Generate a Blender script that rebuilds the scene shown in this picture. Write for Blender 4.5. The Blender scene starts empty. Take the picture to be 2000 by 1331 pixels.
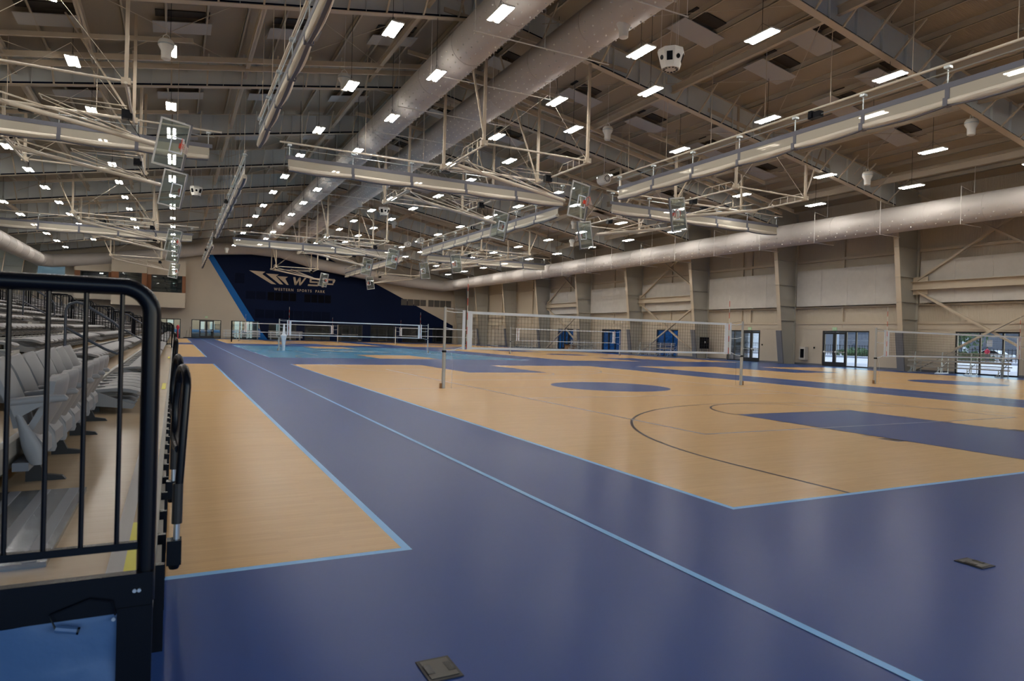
import bpy, math, random
from mathutils import Vector, Matrix
random.seed(7)
S = bpy.context.scene
COL = S.collection
# ------------------------------------------------------------------ camera
cam_d = bpy.data.cameras.new('camera'); cam = bpy.data.objects.new('camera', cam_d); COL.objects.link(cam)
cam_d.sensor_width = 36.0; cam_d.lens = 1300.8 / 2000 * 36.0; cam_d.clip_start = .05; cam_d.clip_end = 400
YAW, PIT, ROL = 0.469319, -0.0067733, 0.0285823
_f = Vector((math.sin(YAW)*math.cos(PIT), math.cos(YAW)*math.cos(PIT), math.sin(PIT)))
_r0 = Vector((math.cos(YAW), -math.sin(YAW), 0)); _u0 = _r0.cross(_f)
_r = _r0*math.cos(ROL) + _u0*math.sin(ROL); _u = -_r0*math.sin(ROL) + _u0*math.cos(ROL)
M = Matrix((( _r.x, _u.x, -_f.x, -12.1196), (_r.y, _u.y, -_f.y, -17.0769), (_r.z, _u.z, -_f.z, 1.4851), (0, 0, 0, 1)))
cam.matrix_world = M
cam_d.dof.use_dof = True; cam_d.dof.focus_distance = 24; cam_d.dof.aperture_fstop = 4.5
S.camera = cam
# ------------------------------------------------------------------ colour management, world, daylight
S.view_settings.view_transform = 'Standard'; S.view_settings.look = 'None'
S.view_settings.gamma = 1; S.view_settings.use_curve_mapping = False
S.view_settings.exposure = -0.97
W = bpy.data.worlds.new('world'); S.world = W; W.use_nodes = True
wn = W.node_tree.nodes; wn.clear()
sky = wn.new('ShaderNodeTexSky'); sky.sky_type = 'NISHITA'; sky.sun_disc = False
sky.sun_elevation = math.radians(38); sky.sun_rotation = math.radians(120)
bgn = wn.new('ShaderNodeBackground'); bgn.inputs[1].default_value = 1.0
won = wn.new('ShaderNodeOutputWorld')
W.node_tree.links.new(sky.outputs[0], bgn.inputs[0]); W.node_tree.links.new(bgn.outputs[0], won.inputs[0])
sl = bpy.data.lights.new('sun', 'SUN'); sl.energy = 5; sl.angle = .02; sl.color = (1, .95, .88)
so = bpy.data.objects.new('sun', sl); COL.objects.link(so); so.rotation_euler = (math.radians(48), 0, math.radians(-123))
def area(name, loc, rot, sx, sy, power, col=(1, 1, 1), spread=math.pi, parent=None):
    l = bpy.data.lights.new(name, 'AREA'); l.shape = 'RECTANGLE'; l.size = sx; l.size_y = sy; l.energy = power; l.color = col; l.spread = spread
    o = bpy.data.objects.new(name, l); COL.objects.link(o); o.location = loc; o.rotation_euler = rot; o.parent = parent
    return o
# daylight entering through the glazed end behind the camera, and through the doors
area('daylight_back', (-6, -23.3, 2.6), (math.radians(90), 0, math.pi), 26, 3.6, 9000, (.11, .40, 1.0))
# ------------------------------------------------------------------ materials
MT = {}
def mat(name, col, rough=.6, metal=0, noise=0, nscale=8, emit=None, es=1, spec=.5, coat=0, alpha=None, stretch=None, bump=0):
    m = bpy.data.materials.new(name); m.use_nodes = True; nt = m.node_tree; b = nt.nodes['Principled BSDF']
    b.inputs['Base Color'].default_value = (*col, 1); b.inputs['Roughness'].default_value = rough
    b.inputs['Metallic'].default_value = metal; b.inputs['Specular IOR Level'].default_value = spec
    b.inputs['Coat Weight'].default_value = coat; b.inputs['Coat Roughness'].default_value = .12
    if noise or bump:
        tc = nt.nodes.new('ShaderNodeTexCoord'); mp = nt.nodes.new('ShaderNodeMapping'); nz = nt.nodes.new('ShaderNodeTexNoise')
        nz.inputs['Scale'].default_value = nscale; nz.inputs['Detail'].default_value = 5
        if stretch: mp.inputs['Scale'].default_value = stretch
        nt.links.new(tc.outputs['Object'], mp.inputs[0]); nt.links.new(mp.outputs[0], nz.inputs['Vector'])
        if noise:
            mx = nt.nodes.new('ShaderNodeMix'); mx.data_type = 'RGBA'
            mx.inputs[6].default_value = (*[c*(1-noise) for c in col], 1); mx.inputs[7].default_value = (*[min(1, c*(1+noise)) for c in col], 1)
            nt.links.new(nz.outputs['Fac'], mx.inputs[0]); nt.links.new(mx.outputs[2], b.inputs['Base Color'])
        if bump:
            bp = nt.nodes.new('ShaderNodeBump'); bp.inputs['Strength'].default_value = bump; bp.inputs['Distance'].default_value = .02
            nt.links.new(nz.outputs['Fac'], bp.inputs['Height']); nt.links.new(bp.outputs[0], b.inputs['Normal'])
    if emit: b.inputs['Emission Color'].default_value = (*emit, 1); b.inputs['Emission Strength'].default_value = es
    MT[name] = m; return m
def see_through(name, col, gloss=.12, rough=.03, amount=1.0, body=None):
    # thin sheet: transparent tint + a little gloss (+ some diffuse body)
    m = bpy.data.materials.new(name); m.use_nodes = True; nt = m.node_tree; nt.nodes.clear()
    o = nt.nodes.new('ShaderNodeOutputMaterial'); t = nt.nodes.new('ShaderNodeBsdfTransparent'); t.inputs[0].default_value = (*col, 1)
    g = nt.nodes.new('ShaderNodeBsdfGlossy'); g.inputs[1].default_value = rough
    x = nt.nodes.new('ShaderNodeMixShader'); fr = nt.nodes.new('ShaderNodeFresnel'); fr.inputs[0].default_value = 1.45
    mm = nt.nodes.new('ShaderNodeMath'); mm.operation = 'MULTIPLY_ADD'; mm.inputs[1].default_value = .9; mm.inputs[2].default_value = gloss*.3
    nt.links.new(fr.outputs[0], mm.inputs[0]); nt.links.new(mm.outputs[0], x.inputs[0]); nt.links.new(t.outputs[0], x.inputs[1]); nt.links.new(g.outputs[0], x.inputs[2])
    last = x
    if body:
        d = nt.nodes.new('ShaderNodeBsdfDiffuse'); d.inputs[0].default_value = (*body, 1); y = nt.nodes.new('ShaderNodeMixShader'); y.inputs[0].default_value = amount
        nt.links.new(x.outputs[0], y.inputs[1]); nt.links.new(d.outputs[0], y.inputs[2]); last = y
    nt.links.new(last.outputs[0], o.inputs[0]); MT[name] = m; return m
def sheet_wood(name, col, rough, board):
    # printed sport flooring: fine plank pattern running along x
    m = mat(name, col, rough, spec=.12); nt = m.node_tree; b = nt.nodes['Principled BSDF']
    tc = nt.nodes.new('ShaderNodeTexCoord'); mp = nt.nodes.new('ShaderNodeMapping'); mp.inputs['Scale'].default_value = (1, 1, 1)
    br = nt.nodes.new('ShaderNodeTexBrick'); br.inputs['Scale'].default_value = 1; br.inputs['Brick Width'].default_value = 1.1; br.inputs['Row Height'].default_value = board
    br.inputs['Mortar Size'].default_value = 0; br.offset = .37; br.inputs['Bias'].default_value = 0
    br.inputs['Color1'].default_value = (*[c*.97 for c in col], 1); br.inputs['Color2'].default_value = (*[min(1, c*1.025) for c in col], 1)
    nz = nt.nodes.new('ShaderNodeTexNoise'); nz.inputs['Scale'].default_value = 1; nz.inputs['Detail'].default_value = 6
    mp2 = nt.nodes.new('ShaderNodeMapping'); mp2.inputs['Scale'].default_value = (3, 40, 1)
    mx = nt.nodes.new('ShaderNodeMix'); mx.data_type = 'RGBA'; mx.blend_type = 'MULTIPLY'; mx.inputs[0].default_value = .18
    L = nt.links
    L.new(tc.outputs['Object'], mp.inputs[0]); L.new(mp.outputs[0], br.inputs[0]); L.new(tc.outputs['Object'], mp2.inputs[0]); L.new(mp2.outputs[0], nz.inputs['Vector'])
    L.new(br.outputs[0], mx.inputs[6]); L.new(nz.outputs['Color'], mx.inputs[7])
    cr = nt.nodes.new('ShaderNodeValToRGB'); cr.color_ramp.elements[0].position = .3; cr.color_ramp.elements[0].color = (.6, .56, .5, 1); cr.color_ramp.elements[1].position = .7; cr.color_ramp.elements[1].color = (1, 1, 1, 1)
    L.new(nz.outputs['Fac'], cr.inputs[0]); L.new(cr.outputs[0], mx.inputs[7]); L.new(mx.outputs[2], b.inputs['Base Color'])
    return m
def ribbed(name, col, rough, scale, axis='Z', depth=.3):
    m = mat(name, col, rough); nt = m.node_tree; b = nt.nodes['Principled BSDF']
    tc = nt.nodes.new('ShaderNodeTexCoord'); wv = nt.nodes.new('ShaderNodeTexWave'); wv.wave_type = 'BANDS'; wv.bands_direction = axis; wv.inputs['Scale'].default_value = scale
    bp = nt.nodes.new('ShaderNodeBump'); bp.inputs['Strength'].default_value = depth; bp.inputs['Distance'].default_value = .03
    nt.links.new(tc.outputs['Object'], wv.inputs[0]); nt.links.new(wv.outputs['Fac'], bp.inputs['Height']); nt.links.new(bp.outputs[0], b.inputs['Normal'])
    return m
BLUE = mat('floor_blue', (.020, .060,   .225), .28, noise=.08, nscale=.35, spec=.10)
ORANGE = sheet_wood('floor_maple', (.66, .42, .195), .27, .06)
CYAN = mat('floor_cyan', (.06, .27, .50), .22, spec=.15, noise=.05, nscale=1)
PALE = mat('line_pale_blue', (.24, .52, .85), .28, spec=.1)
DARKL = mat('line_dark', (.045, .028, .024), .28, spec=.1)
GREYL = mat('line_grey_blue', (.34, .36, .42), .28, spec=.1)
CREAM = mat('floor_cream', (.60, .50, .38), .3, spec=.1)
STEELC = mat('column_steel', (.40, .385, .33), .55, noise=.06, nscale=2)
STEEL = mat('primer_steel', (.62, .65, .635), .55, noise=.06, nscale=2)
TAN = mat('tan_steel', (.50, .425, .32), .5, noise=.05, nscale=2)
TANP = mat('purlin_tan', (.47, .41, .31), .55, noise=.08, nscale=2)
DECK = ribbed('roof_deck', (.34, .28, .20), .6, 6, 'Y', .25)
WALLT = mat('wall_tan', (.52, .455, .36), .7, noise=.03, nscale=1)
WALLR = ribbed('wall_ribbed', (.50, .435, .335), .6, 4, 'Y', .35)
PANEL = mat('acoustic_panel', (.50, .475, .43), .9, noise=.12, nscale=2.5)
PADG = mat('grey_pad', (.14, .15, .175), .5)
DUCT = mat('duct_paint', (.50, .465, .43), .5, noise=.02, nscale=1)
WHITE = mat('white_paint', (.72, .70, .64), .45)
CREAMP = mat('cream_pipe', (.66, .60, .50), .4)
NAVY = mat('navy_paint', (.0025, .008, .033), .6, spec=.1)
BRITE = mat('bright_blue_paint', (.005, .12, .42), .5, spec=.2)
BLK = mat('black_metal', (.004, .005, .008), .25, spec=.18)
BLKM = mat('black_matte', (.012, .012, .014), .6)
DKF = mat('dark_frame', (.012, .014, .018), .35)
ALU = mat('aluminium', (.62, .63, .64), .32, .9)
GALV = mat('galvanised', (.50, .55, .56), .4, .7)
ALUM = mat('aluminium_matte', (.50, .51, .50), .45, .35)
ALUMD = mat('weathered_aluminium', (.27, .26, .235), .5, .3)
RECSHADE = mat('recess_shade', (.035, .028, .02), .8)  # dark colour standing for the shade in the recess by each panel
PANELC = mat('ceiling_panel_white', (.44, .425, .40), .8)
SEAT = mat('seat_plastic', (.215, .215, .225), .45, spec=.35)
HRL = mat('blue_grey_tube', (.035, .045, .07), .35)
VENTB = mat('vent_black', (.0012, .0018, .006), .6, spec=.08)
SEATD = mat('seat_slot', (.02, .022, .03), .5)
YEL = mat('yellow_tape', (.62, .56, .03), .5)
GRT = mat('grey_tape', (.36, .34, .32), .5)
PLY = sheet_wood('varnished_plywood', (.44, .33, .215), .22, .30)
PLATE = mat('brushed_plate', (.36, .38, .40), .25, .9, noise=.4, nscale=5)
VIN = mat('blue_vinyl', (.05, .105, .22), .38, bump=.6, nscale=3)
CURT = see_through('curtain_mesh', (.72, .70, .64), 0, .6, .62, (.62, .58, .49))
CURR = mat('curtain_roll', (.68, .63, .53), .7, bump=.5, nscale=12, stretch=(1, 1, 6))
BAND = mat('curtain_band', (.12, .125, .155), .6)
GLASS = see_through('clear_glass', (.94, .97, .96), .2, .02)
BGLASS = see_through('backboard_glass', (.86, .92, .90), .25, .02, .10, (.45, .50, .48))
BLUG = see_through('blue_tinted_glass', (.17, .52, .88), .1, .04)
TINT = see_through('dim_glass', (.45, .52, .54), .25, .02)
LED = mat('led', (.8, .8, .8), .5, emit=(1.0, .955, .89), es=150)
UPL = mat('added_upglow', (.8, .8, .8), .5, emit=(1.0, .955, .89), es=32)  # added upward glow, only for hot spots on the ridge ducts
RED = mat('rim_red', (.60, .05, .02), .4)
NETW = mat('net_white', (.80, .70, .64), .8)
VTAPE = mat('net_tape', (.78, .86, .97), .6)
NETB = mat('net_cord', (.02, .02, .025), .7)
WOOD = ribbed('cedar_slats', (.22, .08, .025), .5, 5, 'X', .5)
WOODM = mat('cardboard', (.30, .16, .07), .8)
VENT = ribbed('vent_louvre', (.14, .13, .115), .6, 12, 'X', .8)
VENTN = mat('vent_louvre_navy', (.0017, .005, .02), .6, spec=.08)
CONC = mat('pavement', (.52, .52, .54), .9, noise=.06, nscale=2)
GRASS = mat('hedge_green', (.06, .11, .04), .9, noise=.5, nscale=20)
CARW = mat('car_white', (.70, .72, .76), .25, coat=.5)
RUB = mat('rubber', (.02, .02, .02), .7)
BLDG = mat('outside_wall', (.10, .11, .14), .8)
BLDL = mat('outside_light_wall', (.62, .64, .68), .8)
REDC = mat('red_cloth', (.50, .03, .06), .8)
SKIN = mat('skin', (.35, .20, .14), .5)
JEAN = mat('dark_trousers', (.03, .035, .06), .8)
LOBBY = mat('lobby_grey', (.22, .23, .23), .7)
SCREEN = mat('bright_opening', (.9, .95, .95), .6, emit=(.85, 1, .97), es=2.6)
EXITG = mat('exit_green', (.35, .55, .32), .5, emit=(.3, .6, .3), es=.25)
BRASS = mat('floor_box_lid', (.045, .042, .034), .45, .3)
# ------------------------------------------------------------------ mesh builder
class MB:
    def __init__(s): s.v = []; s.f = []; s.m = []; s.mi = 0
    def add(s, vs, fs):
        n = len(s.v); s.v += [tuple(v) for v in vs]; s.f += [tuple(i+n for i in f) for f in fs]; s.m += [s.mi]*len(fs); return s
    def box(s, x0, y0, z0, x1, y1, z1):
        return s.add([(x0,y0,z0),(x1,y0,z0),(x1,y1,z0),(x0,y1,z0),(x0,y0,z1),(x1,y0,z1),(x1,y1,z1),(x0,y1,z1)],
                     [(0,3,2,1),(4,5,6,7),(0,1,5,4),(1,2,6,5),(2,3,7,6),(3,0,4,7)])
    def beam(s, p, q, w, h, up=(0,0,1)):
        p = Vector(p); q = Vector(q); d = (q-p).normalized(); u = Vector(up)
        if abs(d.dot(u)) > .99: u = Vector((0,1,0))
        a = d.cross(u).normalized()*w/2; b = a.cross(d).normalized()*h/2
        vs = [p-a-b, p+a-b, p+a+b, p-a+b, q-a-b, q+a-b, q+a+b, q-a+b]
        return s.add(vs, [(0,3,2,1),(4,5,6,7),(0,1,5,4),(1,2,6,5),(2,3,7,6),(3,0,4,7)])
    def tube(s, pts, r, n=8, cap=True, ry=None):
        pts = [Vector(p) for p in pts]; rings = []; prev = None
        for i, p in enumerate(pts):
            d = (pts[min(i+1, len(pts)-1)] - pts[max(i-1, 0)]).normalized()
            if prev is None:
                u = Vector((0,0,1)) if abs(d.z) < .9 else Vector((0,1,0)); a = d.cross(u).normalized()
            else: a = (prev - d*prev.dot(d)).normalized()
            prev = a; b = a.cross(d)
            rr = r[i] if isinstance(r, (list, tuple)) else r
            rings.append([p + a*math.cos(2*math.pi*k/n)*rr + b*math.sin(2*math.pi*k/n)*rr for k in range(n)])
        vs = [v for R_ in rings for v in R_]; fs = []
        for i in range(len(rings)-1):
            for k in range(n): fs.append((i*n+k, i*n+(k+1)%n, (i+1)*n+(k+1)%n, (i+1)*n+k))
        if cap: fs.append(tuple(range(n-1, -1, -1))); fs.append(tuple(range((len(rings)-1)*n, len(rings)*n)))
        return s.add(vs, fs)
    def lathe(s, c, prof, n=16, axis=2):
        c = Vector(c); vs = []; fs = []
        for (r, z) in prof:
            for k in range(n):
                a = 2*math.pi*k/n; q = [r*math.cos(a), r*math.sin(a), z]
                if axis == 0: q = [z, q[0], q[1]]
                if axis == 1: q = [q[0], z, q[1]]
                vs.append(c + Vector(q))
        for i in range(len(prof)-1):
            for k in range(n): fs.append((i*n+k, i*n+(k+1)%n, (i+1)*n+(k+1)%n, (i+1)*n+k))
        fs.append(tuple(range(n-1, -1, -1))); fs.append(tuple(range((len(prof)-1)*n, len(prof)*n)))
        return s.add(vs, fs)
    def prism(s, poly, o, ua, ub, un, t):
        # 2D polygon placed at o with axes ua, ub, extruded along un by t
        o, ua, ub, un = map(Vector, (o, ua, ub, un)); n = len(poly)
        a = [o + ua*p[0] + ub*p[1] for p in poly]; b = [v + un*t for v in a]
        return s.add(a+b, [tuple(range(n-1, -1, -1)), tuple(range(n, 2*n))] + [(i, (i+1)%n, (i+1)%n+n, i+n) for i in range(n)])
    def quad(s, *p): return s.add(p, [tuple(range(len(p)))])
    def build(s, name, m, parent=None, smooth=False, **props):
        me = bpy.data.meshes.new(name); off = WL(parent)
        me.from_pydata([tuple(Vector(v)-off) for v in s.v], [], s.f); me.update()
        ms = m if isinstance(m, (list, tuple)) else [m]
        for k in ms: me.materials.append(k)
        if len(ms) > 1: me.polygons.foreach_set('material_index', s.m)
        o = bpy.data.objects.new(name, me); COL.objects.link(o); o.parent = parent
        if smooth:
            me.polygons.foreach_set('use_smooth', [True]*len(me.polygons))
            try: me.set_sharp_from_angle(angle=math.radians(40))
            except Exception: pass
        for k, v in props.items(): o[k] = v
        return o
def WL(p):
    v = Vector((0, 0, 0))
    while p is not None: v += p.location; p = p.parent
    return v
def thing(name, label, cat, loc=(0, 0, 0), group=None):
    o = bpy.data.objects.new(name, None); COL.objects.link(o); o.location = loc; o.empty_display_size = .2
    o['label'] = label; o['category'] = cat
    if group: o['group'] = group
    return o
def tag(o, label, cat, group=None, kind=None):
    o['label'] = label; o['category'] = cat
    if group: o['group'] = group
    if kind: o['kind'] = kind
    return o
def struct(name, mb, m, parent=None, **k):
    o = mb.build(name, m, parent, **k)
    if parent is None: o['kind'] = 'structure'
    return o
def copy_tree(o, loc, label=None, group=None):
    r = o.copy(); COL.objects.link(r); r.location = loc
    if label: r['label'] = label
    if group: r['group'] = group
    for c in list(o.children):
        d = c.copy(); COL.objects.link(d); d.parent = r
        for e in list(c.children):
            g = e.copy(); COL.objects.link(g); g.parent = d
    return r
ORD = ['first','second','third','fourth','fifth','sixth','seventh','eighth','ninth','tenth','eleventh','twelfth','thirteenth','fourteenth','fifteenth','sixteenth','seventeenth','eighteenth','nineteenth','twentieth']
def ordw(i):
    if i < 20: return ORD[i]
    t = ['twenty','thirty','forty','fifty','sixty','seventy','eighty','ninety'][(i+1)//10-2]
    r = (i+1) % 10
    return (t[:-1]+'ieth') if r == 0 else t+'-'+ORD[r-1]
XW, YF, YB = 29.3, 82.0, -24.0
def ZB(x): return 14.86 - .18*abs(x)          # underside of the rigid frames
def ZT(x): return 16.0 - .166*abs(x)          # top of frames
def ZD(x): return 16.27 - .166*abs(x)         # underside of roof deck
FR = [8.72 + 9.144*k for k in range(-3, 9)]   # frame lines (y)
# ================================================================== FLOOR
fl = MB()
FM = [BLUE, ORANGE, CYAN, PALE, DARKL, GREYL, CREAM]
fl.mi = 0
fl.quad((-XW-.3, YB-.3, 0), (XW+.3, YB-.3, 0), (XW+.3, YF+.3, 0), (-XW-.3, YF+.3, 0))
def frect(mi, x0, y0, x1, y1, lay): fl.mi = mi; z = .0006*lay; fl.quad((x0,y0,z),(x1,y0,z),(x1,y1,z),(x0,y1,z))
def fring(mi, cx, cy, r, w, a0, a1, lay, n=60):
    fl.mi = mi; z = .0006*lay
    for i in range(n):
        a = math.radians(a0+(a1-a0)*i/n); b = math.radians(a0+(a1-a0)*(i+1)/n)
        fl.quad(*[(cx+q*math.cos(t), cy+q*math.sin(t), z) for q, t in ((r-w/2,a),(r+w/2,a),(r+w/2,b),(r-w/2,b))])
def fdisc(mi, cx, cy, r, lay, n=64):
    fl.mi = mi; fl.add([(cx+r*math.cos(2*math.pi*i/n), cy+r*math.sin(2*math.pi*i/n), .0006*lay) for i in range(n)], [tuple(range(n))])
def court(cx, cy, base=1, key=0, logo=False):
    w, l = 7.63, 12.69
    frect(3, cx-w-.03, cy-l-.03, cx+w+.03, cy+l+.03, 1); frect(base, cx-w+.03, cy-l+.03, cx+w-.03, cy+l-.03, 2)
    frect(4, cx-w+.03, cy-.02, cx+w-.03, cy+.02, 3)
    for s in (-1, 1):
        frect(4, cx-1.79, min(cy+s*6.95, cy+s*(l-.03)), cx+1.79, max(cy+s*6.95, cy+s*(l-.03)), 3)
        frect(key, cx-1.74, min(cy+s*7.0, cy+s*(l-.03)), cx+1.74, max(cy+s*7.0, cy+s*(l-.03)), 4)
        by = cy+s*(l-1.6)
        fring(4, cx, by, 6.02, .05, 180 if s > 0 else 0, 360 if s > 0 else 180, 3)
        for t in (-1, 1):
            frect(4, cx+t*6.02-.025, min(by, cy+s*(l-.03)), cx+t*6.02+.025, max(by, cy+s*(l-.03)), 3)
            for d in (8.2, 9.1, 9.95): frect(4, min(cx+t*1.74, cx+t*2.0), cy+s*d-.025, max(cx+t*1.74, cx+t*2.0), cy+s*d+.025, 3)
            frect(4, min(cx+t*1.74, cx+t*2.0), min(cy+s*10.2, cy+s*10.55), max(cx+t*1.74, cx+t*2.0), max(cy+s*10.2, cy+s*10.55), 3)
        fring(4, cx, cy+s*6.98, 1.80, .05, 180 if s > 0 else 0, 360 if s > 0 else 180, 3)
        frect(5, cx-4.55, cy+s*9-.025, cx+4.55, cy+s*9+.025, 5)
        frect(5, cx+s*4.52-.025, cy-9, cx+s*4.52+.025, cy+9, 5)
        frect(5, cx-4.5, cy+s*3-.02, cx+4.5, cy+s*3+.02, 3.4)
    if logo:
        for i in range(3):
            x = cx-2.6+i*1.5; sc = 1.5-.3*i; fl.mi = 6
            fl.add([(x, cy+sc, .004), (x+1.2, cy+sc, .004), (x+.9, cy+sc*.55, .004), (x+2.2, cy-sc, .004), (x+1.4, cy-sc*.9, .004)], [(4, 3, 2, 1, 0)])
    else: fdisc(0 if base == 1 else 6, cx, cy, 1.84, 5)
for i, cx in enumerate((-18.29, 0, 18.29)):
    for j, cy in enumerate((0, 32.25, 64.5)):
        if i == 1 and j == 1: court(cx, cy, 2, 1, True)
        else: court(cx, cy)
for x in (-9.14, 9.14):
    frect(3, x-.028, -23.5, x+.028, 81.5, 5)
    for y in (0, 16.05, 48.4):
        frect(4, x-.45, y-.03, x+.45, y+.03, 6)
for y in (-15.5, -4, 7.5, 19, 30.5, 42): frect(0, -10.5, y, -7.8, y+.01, 1)
floor = struct('floor', fl, FM)
# ================================================================== SHELL
b = MB()
for s in (-1, 1):
    b.add([(0, YB-.3, ZD(0)), (s*(XW+.4), YB-.3, ZD(XW+.4)), (s*(XW+.4), YF+.3, ZD(XW+.4)), (0, YF+.3, ZD(0)),
           (0, YB-.3, ZD(0)+.3), (s*(XW+.4), YB-.3, ZD(XW+.4)+.3), (s*(XW+.4), YF+.3, ZD(XW+.4)+.3), (0, YF+.3, ZD(0)+.3)],
          [(0,1,2,3),(4,7,6,5),(0,4,5,1),(1,5,6,2),(2,6,7,3)])
struct('ceiling', b, DECK)
def wall_with_holes(name, mb_fn, span0, span1, z0, z1, holes, m, structname=None):
    # holes: (a0,a1,h0,h1) along the wall; mb_fn(a0,z0,a1,z1) -> adds a box
    holes = sorted(holes); a = span0
    for (h0, h1, v0, v1) in holes:
        if h0 > a: mb_fn(a, z0, h0, z1)
        if v0 > z0: mb_fn(h0, z0, h1, v0)
        if v1 < z1: mb_fn(h0, v1, h1, z1)
        a = h1
    if a < span1: mb_fn(a, z0, span1, z1)
# right wall: low smooth board band with openings, ribbed metal above
RH = [(2.95, 6.35, 0, 2.5), (11.85, 15.45, 0, 2.5), (21.15, 24.7, 0, 2.5), (30.8, 33.9, 0, 2.5), (39.6, 43.1, 0, 2.5), (48.9, 52.45, 0, 2.5), (68.8, 71.55, 0, 2.9), (76.6, 78.7, 0, 2.9)]
b = MB()
wall_with_holes('r', lambda a, z0, c, z1: b.box(XW, a, z0, XW+.35, c, z1), YB, YF, 0, 2.95, [h for h in RH], WALLT)
struct('wall_right', b, WALLT)
b = MB(); b.box(XW+.12, YB, 2.95, XW+.35, YF, ZD(XW)); struct('wall_right_upper', b, WALLR)
b = MB(); b.box(XW-.02, YB, 2.6, XW+.12, YF, 2.66)
b.box(XW-.06, YB, 2.95, XW+.12, YF, 3.12)
for z in (7.45, 9.3): b.box(XW-.06, YB, z, XW+.12, YF, z+.18)
b.box(XW-.06, YB, 4.1, XW+.12, YF, 4.2)
struct('trim_1', b, TAN)
b = MB()
cuts = sorted(RH); a = YB
for h in cuts: b.box(XW-.02, a, 0, XW, h[0], .12); a = h[1]
b.box(XW-.02, a, 0, XW, YF, .12); struct('baseboard_right', b, PADG)
# wall mid-studs
b = MB()
for y in (1.1, -3.6, 13.9, 14.0+9.144, 22.2, 31.9, 41, 49.8, 59, 68):
    b.box(XW-.02, y-.05, 2.7, XW+.12, y+.05, 10.3)
struct('trim_2', b, TAN)
# left wall, back wall
b = MB()
wall_with_holes('l', lambda a, z0, c, z1: b.box(-XW-.35, a, z0, -XW, c, z1), YB, YF, 0, ZD(XW), [(60, 80, 5.0, 9.2)], WALLT)
struct('wall_left', b, WALLR)
b = MB(); b.box(-XW-.2, 60, 5.0, -XW-.18, 80, 9.2); struct('window_20', b, GLASS)
b = MB()
wall_with_holes('b', lambda a, z0, c, z1: b.box(a, YB-.35, z0, c, YB, z1), -XW, XW, 0, 17, [(-20, 8, .8, 4.6)], WALLT)
struct('wall_back', b, WALLT)
# far wall
FHOLES = [(-13.9, -11.4, 0, 2.5), (-10.1, -6.45, 0, 2.5), (-5.2, -1.65, 0, 2.5), (-.3, 3.4, 0, 2.35), (4.6, 8.15, 0, 2.35), (9.3, 12.95, 0, 2.45), (14.2, 17.85, 0, 2.5), (19.15, 22.95, 0, 2.45), (24.05, 27.4, 0, 2.45)]
b = MB()
wall_with_holes('f', lambda a, z0, c, z1: b.box(a, YF, z0, c, YF+.3, z1), -XW, XW, 0, 16.4, FHOLES+[(-27.4, -24.4, 5.6, 9.3)], WALLT)
struct('wall_far', b, WALLT)
def paint(name, poly, holes, y0, m):
    # painted area, one thin coat on the far wall, cut around the openings: polygon rows
    mb = MB(); zs = [p[1] for p in poly]; zs = sorted(set(zs + [q for q in (2.35, 2.45, 2.5) if min(zs) < q < max(zs)]))
    def xr(z):
        xs = []
        for i in range(len(poly)):
            (x0, z0), (x1, z1) = poly[i], poly[(i+1)%len(poly)]
            if (z0-z)*(z1-z) < 0 or z0 == z: 
                if z1 != z0: xs.append(x0+(x1-x0)*(z-z0)/(z1-z0))
            if z1 == z: xs.append(x1)
        return min(xs), max(xs)
    for z0, z1 in zip(zs, zs[1:]):
        zm0, zm1 = z0+1e-5, z1-1e-5; l0, r0 = xr(zm0); l1, r1 = xr(zm1); hs = [h for h in holes if h[3] > (z0+z1)/2 > h[2] and h[1] > min(l0, l1) and h[0] < max(r0, r1)]
        if not hs: mb.quad((l0,y0,z0),(r0,y0,z0),(r1,y0,z1),(l1,y0,z1)); continue
        a0, a1 = l0, l1
        for h in sorted(hs):
            if h[0] > min(a0, a1): mb.quad((a0,y0,z0),(max(a0,h[0]),y0,z0),(max(a1,h[0]),y0,z1),(a1,y0,z1))
            a0 = max(a0, h[1]); a1 = max(a1, h[1])
        if r0 > a0: mb.quad((a0,y0,z0),(r0,y0,z0),(max(r1,a1),y0,z1),(a1,y0,z1))
    return struct(name, mb, m)
paint('trim_3', [(-1.15, 0), (27.45, 0), (27.45, 2.85), (8.0, 11.95), (6.9, 12.45), (-8.3, 12.5), (-8.3, 12.1), (-2.2, 2.55)], FHOLES, YF-.012, NAVY)
paint('trim_4', [(-3.25, 2.5), (-2.2, 2.5), (-2.2, 2.55), (-8.3, 12.3), (-9.1, 12.9), (-9.1, 12.3)], [], YF-.018, BRITE)
mb = MB(); mb.quad((-1.65, YF-.02, 0), (-.4, YF-.02, 0), (-1.65, YF-.02, 1.6)); struct('trim_5', mb, BRITE)
# corner column on the far wall, right
b = MB(); b.box(27.5, YF-.5, 0, 28.0, YF, 10.5); b.box(28.0, YF-.12, 0, XW, YF, 10.5); struct('trim_6', b, TAN)
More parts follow.
